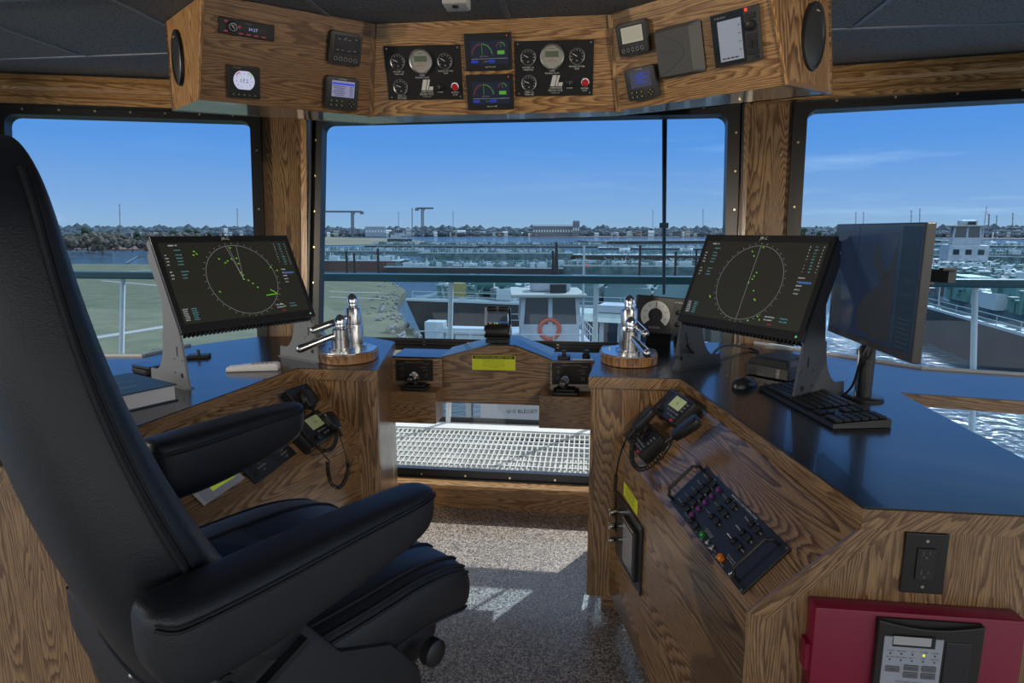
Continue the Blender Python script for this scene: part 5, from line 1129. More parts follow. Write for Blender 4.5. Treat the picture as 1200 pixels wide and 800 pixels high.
for k in range(75):
    px = RR.uniform(40, 230) if k < 60 else RR.uniform(880, 1010); d = RR.uniform(330, 620); r = ray(px, 270); r.z = 0; r.normalize(); p = r * d
    put(TA[k % 2], k, (p.x, p.y, -10.3), RR.uniform(.7, 1.25), RR.uniform(0, 360))
for k in range(16):
    px = (118, 92, 190, 205, 140, 100, 160, 220, 940, 960, 985, 1000, 125, 230, 245, 80)[k]; r = ray(px, 270); r.z = 0; r.normalize(); p = r * RR.uniform(420, 650)
    put(TB[0], k, (p.x, p.y, -10.3), RR.uniform(.8, 1.25), RR.uniform(0, 360))
for o in TA + TB:
    if 'used' in o: del o['used']
# continuous distant belt of woods: a ridge of many small crowns
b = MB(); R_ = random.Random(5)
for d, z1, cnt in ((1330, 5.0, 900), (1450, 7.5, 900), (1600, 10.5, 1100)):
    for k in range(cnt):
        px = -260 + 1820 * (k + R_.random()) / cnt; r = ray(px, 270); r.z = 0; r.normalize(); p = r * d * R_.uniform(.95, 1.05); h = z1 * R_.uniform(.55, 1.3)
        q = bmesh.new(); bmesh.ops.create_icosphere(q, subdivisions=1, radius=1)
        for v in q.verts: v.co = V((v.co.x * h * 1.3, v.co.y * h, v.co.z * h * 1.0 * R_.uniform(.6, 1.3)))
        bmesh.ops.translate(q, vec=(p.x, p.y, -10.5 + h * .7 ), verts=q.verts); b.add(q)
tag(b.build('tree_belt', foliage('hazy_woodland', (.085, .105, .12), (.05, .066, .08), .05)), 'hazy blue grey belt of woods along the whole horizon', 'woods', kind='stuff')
# far buildings -----------------------------------------------------
WHB = simple('white_cladding', (.6, .62, .62), None, .7); GRB = simple('slate_cladding', (.13, .14, .16), None, .7)
def hb(px, w_px, y0, y1, d, m, lab, name='warehouse', grp=None):
    """building at distance d seen w_px wide with rows y0(top)..y1(bottom)"""
    d *= 1.56
    def P(x, y): r = ray(x, y); k = d / math.hypot(r.x, r.y); return EYE + r * k
    a, c = P(px - w_px / 2, y1), P(px + w_px / 2, y1); top = P(px, y0).z; bot = min(P(px, y1).z, -10.2); dr = (c - a); dr.z = 0; L_ = dr.length; dr.normalize(); nn = V((-dr.y, dr.x, 0))
    t = thing(name, lab, 'building', frame((a.x, a.y, bot), dr, nn), grp); H_ = top - bot
    b = MB(); b.prism([(0, 0), (L_, 0), (L_, L_ * .5), (0, L_ * .5)], 0, H_ * .85); b.build('walls', m, t)
    b = MB(); b.hull([(-.3, -.3, H_ * .85), (L_ + .3, -.3, H_ * .85), (L_ + .3, L_ * .5, H_ * .85), (-.3, L_ * .5, H_ * .85)], [(L_ * .02, L_ * .2, H_), (L_ * .98, L_ * .2, H_), (L_ * .98, L_ * .3, H_), (L_ * .02, L_ * .3, H_)]); b.build('roof', m, t)
    b = MB(); n = max(3, int(L_ / 5))
    for k in range(n): b.box((L_ * (k + .5) / n, -.02, H_ * .45), (L_ / n * .45, .1, H_ * .2))
    b.build('window_row', GRB if m is WHB else WHB, t); return t
BL = [(455, 18, 267, 273, 870, WHB), (479, 14, 266, 274, 800, WHB), (533, 12, 268, 274, 850, WHB), (541, 22, 267.5, 275, 820, WHB), (566, 16, 269, 275, 860, WHB), (394, 12, 268, 274, 800, WHB), (385, 9, 270, 274, 760, WHB), (432, 9, 269, 274, 800, WHB), (510, 10, 268, 275, 800, WHB), (763, 16, 268, 274, 820, WHB), (737, 12, 269, 275, 780, WHB), (806, 12, 268, 274, 800, WHB), (592, 14, 269, 275, 830, WHB), (163, 14, 270, 275, 600, WHB), (183, 13, 270, 274, 640, WHB), (265, 10, 265, 273, 700, WHB), (283, 10, 268, 274, 700, WHB)]
for k, q in enumerate(BL): hb(q[0], q[1] * .45, q[2] + 2.2, q[3] + .8, q[4], (WHB, simple('pale_grey_cladding', (.3, .32, .34)), simple('tan_cladding', (.28, .25, .21)))[k % 3], 'small low pale building on the far bank under the woods', grp='pale buildings on the far bank')
for k in range(46):
    px_ = (RR.uniform(380, 640), RR.uniform(690, 845), RR.uniform(1095, 1198), RR.uniform(120, 290))[(0, 0, 1, 2, 3, 0, 1)[k % 7]]; hb(px_, RR.uniform(1.5, 5.5), RR.uniform(271.2, 273.6), 275.5, RR.uniform(760, 840), (WHB, simple('pale_grey_cladding', (.3, .32, .34)), simple('tan_cladding', (.28, .25, .21)), GRB, simple('brick_red_cladding', (.15, .08, .06)))[k % 5], 'tiny hut or shed on the far bank below the woods', 'shed', 'tiny sheds on the far bank')
hb(651, 54, 263, 273.5, 800, GRB, 'long dark slab building on the horizon above the center console', 'office_block'); hb(675, 8, 258.5, 273, 790, GRB, 'short square tower at the right end of the dark slab building', 'tower_block')
hb(440, 24, 263.5, 272, 780, simple('grey_silo', (.25, .28, .32)), 'grey storage block between the two tower cranes', 'storage_block')
# cranes and masts --------------------------------------------------
CRM = simple('crane_steel', (.12, .13, .15), None, .5)
def atd(px, py, d): r = ray(px, py); return EYE + r * (d / math.hypot(r.x, r.y))
def crane(xm, ytop, xl, xr, d, lab):
    d *= 1.78
    base = atd(xm, 272, d); base.z = -10.4; top = atd(xm, ytop, d); t = thing('tower_crane', lab, 'crane', tuple(base)); s = d / 740
    b = MB(); hw = s * 1.0
    for dx, dy in ((-hw, -hw), (hw, -hw), (hw, hw), (-hw, hw)): b.bar(base + V((dx, dy, 0)), top + V((dx, dy, 0)), s * .7, s * .7)
    n = 10
    for k in range(n):
        z0 = base.lerp(top, k / n); z1 = base.lerp(top, (k + 1) / n); b.bar(z0 + V((-hw, -hw, 0)), z1 + V((hw, -hw, 0)), s * .4, s * .4)
    b.build('mast', CRM, t, world=True)
    l, r_ = atd(xl, ytop, d), atd(xr, ytop, d); l.z = r_.z = top.z; b = MB(); b.bar(l, r_, s * 1.0, s * .9); b.bar(l, r_ + V((0, 0, s * .1)), s * .4, s * 2); b.build('jib', CRM, t, world=True)
    b = MB(); cw = r_ if abs(xr - xm) < abs(xl - xm) else l; b.box(cw + V((0, 0, -s * 1.2)), (s * 4, s * 2, s * 3)); b.build('counterweight', CRM, t, world=True)
    b = MB(); b.box(top + V((s * 1.6, 0, -s * 1.4)), (s * 2, s * 2, s * 2.4)); b.build('cab', CRM, t, world=True)
crane(413, 248, 376, 424, 700, 'wide tower crane on the horizon, left of the pair'); crane(495, 244, 488.5, 508, 700, 'slim tower crane on the horizon, right of the pair')
for k, (x, y, d, lab) in enumerate(((140, 240, 600, 'tall thin radio mast beyond the pond, left window'), (278, 245, 800, 'thin mast near the left window pillar'), (467, 249, 700, 'thin mast just left of the lattice mast'), (483, 244, 700, 'lattice mast left of the slim crane'), (531, 248, 800, 'lone thin mast right of the cranes'), (765, 247, 800, 'faint mast left of the hanging wiper'), (824, 246, 800, 'faint mast near the right window pillar'), (1003, 249, 700, 'thin mast above the slim monitor, leftmost'), (1012, 249, 700, 'thin mast above the slim monitor, second'), (1068, 247, 700, 'thin mast above the slim monitor, third'), (1078, 245, 700, 'thin mast above the slim monitor, rightmost'), (1159, 251, 700, 'stubby mast at the right edge of the skyline'), (1168, 253, 700, 'short mast just right of the stubby one'), (1187, 250, 700, 'short mast furthest right on the skyline'))):
    d *= 1 if k == 0 else 1.78
    a = atd(x, 273, d); a.z = -10.4; c = atd(x, y, d); t = thing('radio_mast', lab, 'mast', tuple(a)); s = d / 740
    b = MB(); b.bar(a, c, s * (.9 if k in (3, 11) else .45), s * .5); b.build('mast_pole', CRM, t, world=True)
    b = MB(); b.box(c, (s * 1.6, s * .6, s * .5)); b.box(a.lerp(c, .8), (s * 1.2, s * .5, s * .4)); b.build('antenna', CRM, t, world=True)
# barges --------------------------------------------------------------
HULL = simple('dark_hull_paint', (.035, .033, .035), (.07, .05, .04), .6, .15); DECK = simple('teal_deck_paint', (.05, .095, .105), (.13, .19, .2), .6, .5); PIPE = simple('teal_pipe_paint', (.08, .18, .17), None, .5); PALE = simple('pale_blue_paint', (.38, .44, .47), None, .5); RUST = simple('rust_hull', (.14, .07, .05), (.07, .045, .04), .8, .1)
WHB = simple('white_cladding', (.6, .62, .62), None, .7)
def barge(a, c, wid, freeb, lab, seed, hullm=None, deckm=None, dens=1.0, kinds='tprvh', grp=None, hmax=1.0):
    """barge whose near side runs from water point a to c (world x,y), deck gear scattered on it"""
    a = V((a[0], a[1], WZ)); c = V((c[0], c[1], WZ)); d = c - a; L_ = d.length; d.normalize(); n = V((-d.y, d.x, 0))
    fm = frame(a, d, n); R_ = random.Random(seed); t = thing('barge', lab, 'barge', fm, grp)
    b = MB(); b.hull([(2, .3, 0), (L_ - 2, .3, 0), (L_ - 2, wid - .3, 0), (2, wid - .3, 0)][::-1], [(0, 0, freeb), (L_, 0, freeb), (L_, wid, freeb), (0, wid, freeb)][::-1]); b.build('hull', hullm or HULL, t)
    b = MB(); b.box((L_ / 2, wid / 2, freeb + .06), (L_ * .995, wid * .97, .12)); b.build('deck', deckm or DECK, t)
    b = MB(); b.box((L_ / 2, .08, freeb + .02), (L_, .25, .25)); b.box((L_ / 2, wid - .08, freeb + .02), (L_, .25, .25)); b.build('rubbing_rail', PALE, t)
    if 't' in kinds:
        b = MB(); b.box((L_ / 2, wid / 2, freeb + .6), (L_ * .8, wid * .6, 1.1)); b.build('trunk_deck', deckm or DECK, t)
    dz = 1.15 if 't' in kinds else .12
    if 'p' in kinds:
        b = MB()
        for y in (.35, .5, .62): b.tube([(L_ * .12, wid * y, freeb + dz + .5), (L_ * .88, wid * y, freeb + dz + .5)], .16, 6)
        for k in range(int(L_ / 6)):
            x = L_ * .1 + 6 * k; b.tube([(x, wid * .2, freeb + dz), (x, wid * .2, freeb + dz + .9), (x, wid * .8, freeb + dz + .9), (x, wid * .8, freeb + dz)], .12, 6)
        b.build('cargo_piping', PIPE, t)
    if 'v' in kinds:
        b = MB()
        for k in range(min(700, int(L_ * 1.6 * dens))):
            x, y = R_.uniform(.05, .95) * L_, R_.uniform(.15, .85) * wid; h = R_.uniform(.5, 1.8) * hmax; r = R_.uniform(.12, .35); b.cyl((x, y, freeb + dz + h / 2), r, h, None, 8); b.box((x, y, freeb + dz + h), (r * 3, r * 3, .2))
        b.build('valve', PIPE, t, kind='stuff')
    if 'h' in kinds:
        b = MB()
        for k in range(min(400, int(L_ * .55 * dens))):
            x, y = R_.uniform(.05, .95) * L_, R_.uniform(.15, .8) * wid; b.box((x, y, freeb + dz + .5 * hmax), (R_.uniform(.8, 3), R_.uniform(.8, 2), R_.uniform(.6, 1.8) * hmax))
        b.build('deck_locker', PALE, t, kind='stuff')
        b = MB()
        for k in range(min(400, int(L_ * .5 * dens))):
            x, y = R_.uniform(.04, .96) * L_, R_.uniform(.1, .85) * wid; a_ = R_.uniform(0, PI); l_ = R_.uniform(.8, 3.5); z_ = freeb + dz + R_.uniform(.2, 1.5) * hmax; b.bar((x, y, z_), (x + math.cos(a_) * l_, y + math.sin(a_) * l_, z_ + R_.uniform(-.5, 1.2)), .14, .14)
            if k % 3 == 0: b.box((x, y, freeb + dz + .5), (R_.uniform(.5, 1.6), R_.uniform(.5, 1.2), R_.uniform(.5, 1.5)))
        b.build('dark_gear', CRM, t, kind='stuff')
        b = MB()
        for k in range(min(300, int(L_ * .35 * dens))):
            x, y = R_.uniform(.04, .96) * L_, R_.uniform(.1, .85) * wid; h = R_.uniform(.6, 2.4) * hmax; b.bar((x, y, freeb), (x + R_.uniform(-.6, .6), y, freeb + dz + h), .1, .1); b.box((x + .3, y, freeb + dz + h * .5), (.5, .4, .3))
        b.build('white_fitting', WHB, t, kind='stuff')
    if 'r' in kinds:
        b = MB()
        for y in (.15, wid - .15):
            for hgt in (.5, 1.0): b.tube([(L_ * .02, y, freeb + hgt), (L_ * .98, y, freeb + hgt)], .04, 5)
            for k in range(int(L_ / 4)): b.bar((L_ * .02 + 4 * k, y, freeb), (L_ * .02 + 4 * k, y, freeb + 1.0), .06, .06)
        b.build('guard_rail', PALE, t)
    if 'c' in kinds:
        b = MB()
        for k in range(int(L_ * .05)):
            x = L_ * (.15 + .7 * R_.random()); b.lathe([(.01, -.1), (1.0, 0), (1.1, .2), (1.1, 4.5), (1.0, 4.7), (.01, 4.8)], 16, tr(x, wid * .5, freeb + 1.6) @ rot('Y', 90))
        b.build('horizontal_tank', PALE, t, smooth=True)
    return t
def seg(x0, y0, x1, y1, d=None): return at(x0, y0), at(x1, y1)
BG = [(688, 286, 905, 284.5, 24, 2.6, 'long dark empty barge on the far channel behind the hanging wiper', 21, HULL, HULL, 'r'),
      (425, 289, 560, 290, 20, 1.0, 'teal tank barge, furthest row in the center window left half', 22, None, None, 'tprvh'),
      (540, 289.5, 720, 290, 20, 1.0, 'teal tank barge in the furthest row behind the tall black stack', 23, None, None, 'tprvh'),
      (700, 292, 900, 293, 18, 1.0, 'pale decked barge left of the right radar, furthest row', 24, None, PALE, 'prvh'),
      (310, 299, 500, 299.5, 16, 2.2, 'teal barge with bright deck edge behind the two dark pilings', 25, DECK, None, 'rvh'),
      (490, 304, 672, 304.5, 18, 2.8, 'long teal sided barge across the middle of the center window', 26, DECK, None, 'rvh'),
      (660, 304, 880, 305, 16, 2.0, 'barge with white cylindrical tanks left of the right radar', 27, HULL, PALE, 'crv'),
      (320, 317, 470, 318, 11, 3.2, 'rusty hulled barge at the left of the center window', 28, RUST, PALE, 'rvh'),
      (450, 319, 660, 321, 12, 1.6, 'machinery deck barge just above the rail, center', 29, HULL, DECK, 'rvhp'),
      (640, 320, 905, 322, 13, 2.2, 'grey teal barge just above the rail, right of center', 30, DECK, None, 'rvhp'),
      (930, 283, 1120, 284, 20, 2.0, 'far barge behind the slim monitor', 31, HULL, PALE, 'tprvh'),
      (1080, 289, 1340, 292, 16, 1.4, 'barge with white tanks in the far right window', 32, DECK, PALE, 'cprvh'),
      (1060, 305, 1330, 312, 14, 2.4, 'teal barge above the rail in the right window', 33, DECK, None, 'tprvh'),
      (1040, 322, 1400, 338, 13, 2.6, 'pale decked barge just below the rail in the right window', 34, DECK, PALE, 'prvh'),
      (1060, 348, 1420, 372, 12, 3.2, 'grey teal barge behind the near dark hull in the right window', 35, DECK, None, 'tprvh')]
for x0, y0, x1, y1, wd, fb_, lab, sd_, hm, dm, kd in BG:
    a, c = seg(x0, y0, x1, y1); barge(a, c, wd, fb_, lab, sd_, hm, dm, 1.6, kd)
# near barge: tall dark hull at 70 m with tanks on deck
def atr(px, d, z=0): r = ray(px, 300); k = d / math.hypot(r.x, r.y); return V((r.x * k, r.y * k, z))
a, c = atr(474, 74), atr(905, 66)
nb = barge(a, c, 14, 4.6, 'near tank barge with tall dark hull crossing behind the small towboat', 41, simple('black_hull', (.025, .024, .026), (.05, .042, .04), .6, .3), DECK, 1.8, 'rvhp', hmax=1.2)
b = MB(); fmw = nb.matrix_world; L_ = (V(c) - V(a)).length
b.lathe([(.01, -2.2), (1.1, -2.1), (1.25, -1.9), (1.25, 1.9), (1.1, 2.1), (.01, 2.2)], 24, tr(9, 6, 6.1) @ rot('Y', 90)); b.build('round_tank', mat('green_tank_paint', (.03, .12, .11), .4), nb, smooth=True)
b = MB(); b.box((5.0, 4.0, 5.5), (1.4, 1.2, 1.7)); b.build('yellow_locker', mat('yellow_locker_paint', (.26, .22, .08), .5), nb)
b = MB()
for k in range(5): b.box((20 + 5.2 * k, 3.5, 5.6), (4.7, 5, 1.9)); b.prism([(x, z) for x, z in ((-2.2, 0), (2.2, 0), (1.6, 1.0), (-1.6, 1.0))], -2, 2, tr(20 + 5.2 * k, 4, 6.5) @ rot('X', 90))
b.build('hatch_cover', simple('grey_teal_cover', (.13, .22, .23), (.09, .16, .17), .5, .2), nb)
# right window hull close by
a, c = (40, 98), (34, 40)
hr = barge(a, c, 12, 4.0, 'near dark hulled barge with teal lockers in the right window', 42, simple('black_hull', (.03, .03, .03)), DECK, 2.0, 'tprvh', hmax=1.3)
b = MB(); b.box((24, 3.2, 6.4), (5, 2.4, 2.6)); b.box((33, 3.6, 6.2), (3.2, 2, 2.2)); b.box((41, 5, 6.2), (4.2, 2.4, 2.2)); b.build('teal_container', mat('teal_container_paint', (.1, .24, .22), .5), hr)
# pilings
for k, (x, d) in enumerate(((406, 170), (415, 170), (443, 150), (648, 160), (652, 155), (750, 170), (792, 170), (816, 168))):
    p = atr(x, d); t = bpy.data.objects
    b = MB(); b.lathe([(.3 if k != 4 else .7, 0), (.3, (7.2, 6.6, 8.3, 7.4, 9.6, 8.6, 7.0, 7.8)[k]), (.1, (7.4, 6.8, 8.5, 7.6, 9.8, 8.8, 7.2, 8.0)[k])], 10, tr(p.x, p.y, WZ)); tag(b.build('mooring_piling', simple('creosote_wood', (.03, .026, .025), None, .8)), ('leftmost dark piling among the barges', 'dark piling second from the left', 'dark piling above the rusty barge', 'dark piling left of the tall black stack', 'tall black stack standing over the center barge', 'piling left of the hanging wiper', 'piling right of the hanging wiper', 'piling furthest right of the wiper')[k], 'piling')
# ---------------- boats
WPAINT = simple('white_boat_paint', (.4, .43, .47), (.3, .33, .37), .5, 1.0); DGL = mat('dark_boat_glass', (.02, .03, .04), .08)
def towboat(o, ang, s, lab, near=False):
    t = thing('towboat', lab, 'boat', tr(*o) @ rot('Z', ang) @ M.Scale(s, 4))
    b = MB(); b.prism([(-3.6, -8), (3.6, -8), (3.6, 6), (2.6, 8), (-2.6, 8), (-3.6, 6)], -4.2, 1.9, bev=.1); b.build('hull', simple('navy_hull', (.04, .05, .07)), t)
    b = MB(); b.prism([(-3.5, -7.8), (3.5, -7.8), (3.5, 6), (2.5, 7.8), (-2.5, 7.8), (-3.5, 6)], 1.9, 1.96); b.build('deck', simple('grey_deck', (.2, .23, .25)), t)
    b = MB(); b.box((0, 0, 3.2), (5.2, 9.6, 2.5), bev=.08); b.build('deckhouse', WPAINT, t)
    b = MB(); b.prism([(-1.85, -1.9), (1.85, -1.9), (1.85, 1.9), (-1.85, 1.9)], 4.45, 5.6, bev=.03); b.build('pilothouse_wall', WPAINT, t)
    ph = MB()
    for x in (-1.8, 0, 1.8):
        for y in (-1.85, 1.85): ph.bar((x, y, 5.5), (x * .93, y * .93, 7.35), .26, .12)
    for y in (0,): [ph.bar((x, y, 5.5), (x * .93, y, 7.35), .12, .2) for x in (-1.8, 1.8)]
    ph.build('window_post', WPAINT, t)
    b = MB(); b.hull([(-1.75, -1.78, 5.6), (1.75, -1.78, 5.6), (1.75, 1.78, 5.6), (-1.75, 1.78, 5.6)][::-1], [(-1.64, -1.68, 7.3), (1.64, -1.68, 7.3), (1.64, 1.68, 7.3), (-1.64, 1.68, 7.3)][::-1]); b.build('pilothouse_glass', DGL, t)
    b = MB(); b.prism([(-2.5, -2.6), (2.2, -2.6), (2.2, 2.4), (-2.5, 2.4)], 7.35, 7.55, bev=.06); b.build('roof', simple('cream_roof', (.3, .31, .28)), t)
    b = MB(); b.prism(rrect(-1.2, 1.4, -.9, .9, .5), 7.55, 8.35, bev=.15); b.build('roof_unit', WPAINT, t)
    b = MB(); b.box((.5, -1.5, 7.8), (1.0, .5, .6)); b.build('searchlight_box', simple('black_box', (.02, .02, .022)), t)
    b = MB(); b.tube([(2.0, -2.2, 4.5), (2.0, -2.2, 10.5)], .07, 8); b.tube([(1.4, -2.2, 9.6), (2.6, -2.2, 9.6)], .04, 6); b.build('mast', WPAINT, t)
    b = MB(); b.box((2.2, -2.2, 9.3), (.12, .12, .16)); b.build('mast_lamp', LED_R, t)
    b = MB()
    for z in (4.95, 5.4): b.tube([(-2.6, -4.6, z), (2.6, -4.6, z), (2.6, 4.6, z), (-2.6, 4.6, z), (-2.6, -4.6, z)], .035, 6)
    for k in range(7): b.bar((-2.6 + 5.2 * k / 6, -4.6, 4.4), (-2.6 + 5.2 * k / 6, -4.6, 5.4), .05, .05)
    for k in range(9): [b.bar((x, -4.6 + 9.2 * k / 8, 4.4), (x, -4.6 + 9.2 * k / 8, 5.4), .05, .05) for x in (-2.6, 2.6)]
    b.build('guard_rail', WPAINT, t)
    b = MB()
    for k in range(3): b.box((-1.6 + 1.6 * k, -4.83, 3.4), (.8, .06, .8))
    b.build('deckhouse_window', DGL, t)
    b = MB(); [b.tube([(-3 + 6 * k / 3, -8.1, -1.4), (-3 + 6 * k / 3, -8.1, .4)], .35, 10) for k in range(4)]; b.build('fender', RUB, t); return t
# the boat just ahead: 35 m away
p = atr(643, 33); TB_ = towboat((p.x, p.y, -7.6), 8, .8, 'white towboat pilothouse with an orange lifebuoy, just beyond the railing')
tm = bmesh.new(); b = MB(); b.tube([(-.05 + .62 * math.cos(rad(a)), -1.98, 5.3 + .62 * math.sin(rad(a))) for a in range(0, 360, 15)], .13, 8, closed=True)
lb = b.build('lifebuoy', mat('orange_lifebuoy', (.4, .05, .02), .5), None, smooth=True); lb.matrix_world = TB_.matrix_world @ M.Identity(4); tag(lb, 'orange lifebuoy hung on the white towboat pilothouse', 'lifebuoy')
b = MB(); b.box((-1.4, -8.25, 1.75), (5.6, .12, 1.15)); b.build('bow_board', simple('pale_bow_board', (.3, .32, .35)), TB_)
b = MB(); b.text('GUS BLESSEY', .3, -2.0, 1.82, 0, m=frame((0, -8.32, 0), (1, 0, 0), (0, 0, 1))); b.build('name_lettering', INK, TB_)
# crew boat with long pale roof
p0, p1 = atr(656, 44), atr(830, 42); d = (p1 - p0); L_ = d.length; fm = frame((p0.x, p0.y, -6.6), d, V((-d.y, d.x, 0)))
t = thing('crew_boat', 'long white cabin boat with pale green roof right of the towboat', 'boat', fm)
b = MB(); b.prism([(-.5, 0), (L_, 0), (L_, 4), (-.5, 4), (-1.5, 2)], -4.4, .4, bev=.1); b.build('hull', WPAINT, t)
b = MB(); b.prism([(.6, .3), (L_ - .5, .3), (L_ - .5, 3.7), (.6, 3.7)], .4, 1.95); b.build('cabin_glass', DGL, t)
b = MB(); n = 7
for k in range(n + 1): b.bar((.5 + (L_ - 1) * k / n, .22, .3), (.5 + (L_ - 1) * k / n, .28, 2.0), .3, .12)
b.build('window_post', WPAINT, t)
b = MB(); b.hull([(-.8, -.3, 2.0), (L_, -.3, 2.0), (L_, 4.3, 2.0), (-.8, 4.3, 2.0)][::-1], [(-.2, .5, 2.45), (L_, .5, 2.45), (L_, 3.5, 2.45), (-.2, 3.5, 2.45)][::-1]); b.build('roof', simple('pale_green_roof', (.3, .36, .33)), t)
b = MB(); b.box((L_ / 2 + 1, 2, 2.75), (L_ - 3, 2, .5)); b.build('roof_box', WPAINT, t)
b = MB()
for k in range(6): b.tube([(-1.4 + .5 * k, -.2, .3), (-1.4 + .5 * k, -.2, 1.4)], .03, 5)
b.tube([(-1.5, -.2, 1.4), (1.3, -.2, 1.4)], .03, 5); b.build('guard_rail', WPAINT, t)
b = MB(); [b.ball((.9 + .25 * k, -.15, .8 - .1 * k), .22, n=10) for k in range(3)]; b.build('red_float', mat('red_float_paint', (.5, .04, .03), .5), t)
# dock platform left of the towboat
p0, p1 = atr(489, 32), atr(592, 31); d = (p1 - p0); L_ = d.length; fm = frame((p0.x, p0.y, -4.6), d, V((-d.y, d.x, 0)))
t = thing('dock_platform', 'grey railed platform with a cabinet left of the towboat', 'platform', fm)
b = MB(); b.box((L_ / 2, 1.5, -.1), (L_, 3, .2)); [b.box((x, 1.5, -3.3), (.3, .3, 6.3)) for x in (.5, L_ / 2, L_ - .5)]; b.build('deck', PALE, t)
b = MB()
for z in (.55, 1.1): b.tube([(0, 0, z), (L_, 0, z)], .035, 6)
for k in range(6): b.bar((L_ * k / 5, 0, 0), (L_ * k / 5, 0, 1.1), .06, .06)
b.build('guard_rail', WPAINT, t); b = MB(); b.box((.6, 1, .75), (1.0, .8, 1.5), bev=.03); b.build('cabinet', PALE, t); b = MB(); b.box((2.3, 1, 1.05), (2.2, .8, .3)); b.box((2.5, 1, .5), (1.6, .6, .7)); b.box((3.9, 1, .9), (.5, .4, 1.0)); b.build('manifold', PALE, t)
p = atr(1128, 235); towboat((p.x, p.y, -11), -20, 1.85, 'far white towboat with dark pilothouse windows, right window')
p = atr(468, 700); towboat((p.x, p.y, -11), 60, 1.7, 'tiny blue towboat on the far channel below the cranes')
# pond jetty
b = MB(); a = at(148, 308, -10.6); c = at(162, 300, -10.6); e = at(190, 301, -10.6); b.bar(a, c, .6, .3); b.bar(c, e, .6, .3); [b.bar(q, q + V((0, 0, -1)), .3, .3) for q in (a, c, e)]; tag(b.build('jetty', CRM), 'dark crooked jetty reaching into the pond', 'jetty')
# ---------------- own vessel: foredeck grating, curb and railing
DW = mat('white_deck_paint', (.72, .72, .68), .45)
t = thing('deck_grating', 'sunlit white open-bar deck grating outside the lower window', 'grating', (-.4, 4.4, -.03))
b = MB()
for k in range(108): b.box((-2.3 + .0375 * k, 4.18, -.015), (.007, 1.05, .03))
b.build('bearing_bar', DW, t, world=True, kind='stuff')
b = MB()
for k in range(11): b.box((-.31, 3.68 + .1 * k, -.006), (4.0, .012, .014))
b.build('cross_bar', DW, t, world=True)
b = MB(); b.box((-.6, 4.25, -.16), (3.9, 1.15, .03)); tag(b.build('side_deck', mat('pale_steel_deck', (.55, .55, .5), .6)), 'pale steel deck plate beneath the open grating', 'deck')
b = MB(); b.box((-.6, 4.78, -.02), (4.0, .16, .06)); tag(b.build('deck_curb', DW), 'white curb along the outer edge of the foredeck', 'curb')
b = MB(); b.box((-.6, 4.87, .0), (4.0, .015, .1)); tag(b.build('toe_board', mat('black_toe_board', (.015, .015, .017), .5)), 'black toe board running along the deck edge', 'toe board')
t = thing('deck_railing', 'dark teal top rail on slim white posts around the foredeck', 'railing', (-.3, 5.05, 0))
RAILM = mat('dark_teal_rail', (.02, .07, .075), .35)
b = MB(); b.box((-.3, 5.05, 1.165), (10.5, .1, .062), bev=.01); b.build('top_rail', RAILM, t, world=True)
each(t, 'post', DW, lambda b: b.tube([(0, -.2, -.02), (0, 0, 1.13)], .021, 10), [(x - (-.3), 0, 0) for x in (-4.03, -2.58, -1.12, .052, 1.42, 2.83)], smooth=True)
# hanging wiper
b = MB(); a = ony(779, 120, 3.95); c = ony(778, 345, 3.78); t = thing('wiper', 'long black wiper hanging outside the center window', 'wiper', tuple(a))
b.tube([a, c], [.016, .008], 8); b.build('wiper_arm', FRAME, t, world=True); m_ = ony(778, 264, 3.84); b = MB(); b.box(m_, (.05, .03, .03)); b.build('joint', FRAME, t, world=True)
b = MB(); b.box(a, (.08, .1, .06)); b.bar(a, a + V((0, -.18, .02)), .04, .03); b.build('pivot', FRAME, t, world=True)
# unseen roof overhang, added to hold direct sun off the interior
b = MB(); b.prism([(-4.3, 3.1), (-1.72, 3.9), (.84, 3.9), (3.5, 3.35), (3.75, 4.2), (1.1, 4.62), (-2.0, 4.62), (-4.6, 3.9)][::-1], 2.44, 2.52)
struct(b.build('trim_9', DW))
# ================================================================== PILOT CHAIR
CX, CY, CTH = -.603, .895, 41
TW = rot('Z', 11)      # seat and arms are swivelled a little against the back
CH = frame((CX, CY, 0), (math.sin(rad(CTH)), math.cos(rad(CTH)), 0), (-math.cos(rad(CTH)), math.sin(rad(CTH)), 0))
chair = thing('pilot_chair', 'large black leather pilot chair seen from behind at the left', 'chair', CH)
def sup(a, n): c, s = math.cos(a), math.sin(a); return (abs(c) ** (2 / n) * (1 if c >= 0 else -1), abs(s) ** (2 / n) * (1 if s >= 0 else -1))
def loft(rings, name, m, parent, sub=1):
    t = bmesh.new(); R_ = [[t.verts.new(p) for p in r] for r in rings]; n = len(R_[0])
    for A, B in zip(R_, R_[1:]):
        for j in range(n): t.faces.new((A[j], A[(j + 1) % n], B[(j + 1) % n], B[j]))
    t.faces.new(R_[0][::-1]); t.faces.new(R_[-1]); bmesh.ops.recalc_face_normals(t, faces=t.faces)
    b = MB(); b.add(t); o = b.build(name, m, parent, smooth=False)
    for p in o.data.polygons: p.use_smooth = True
    if sub: md = o.modifiers.new('subdivision', 'SUBSURF'); md.levels = sub; md.render_levels = sub
    return o
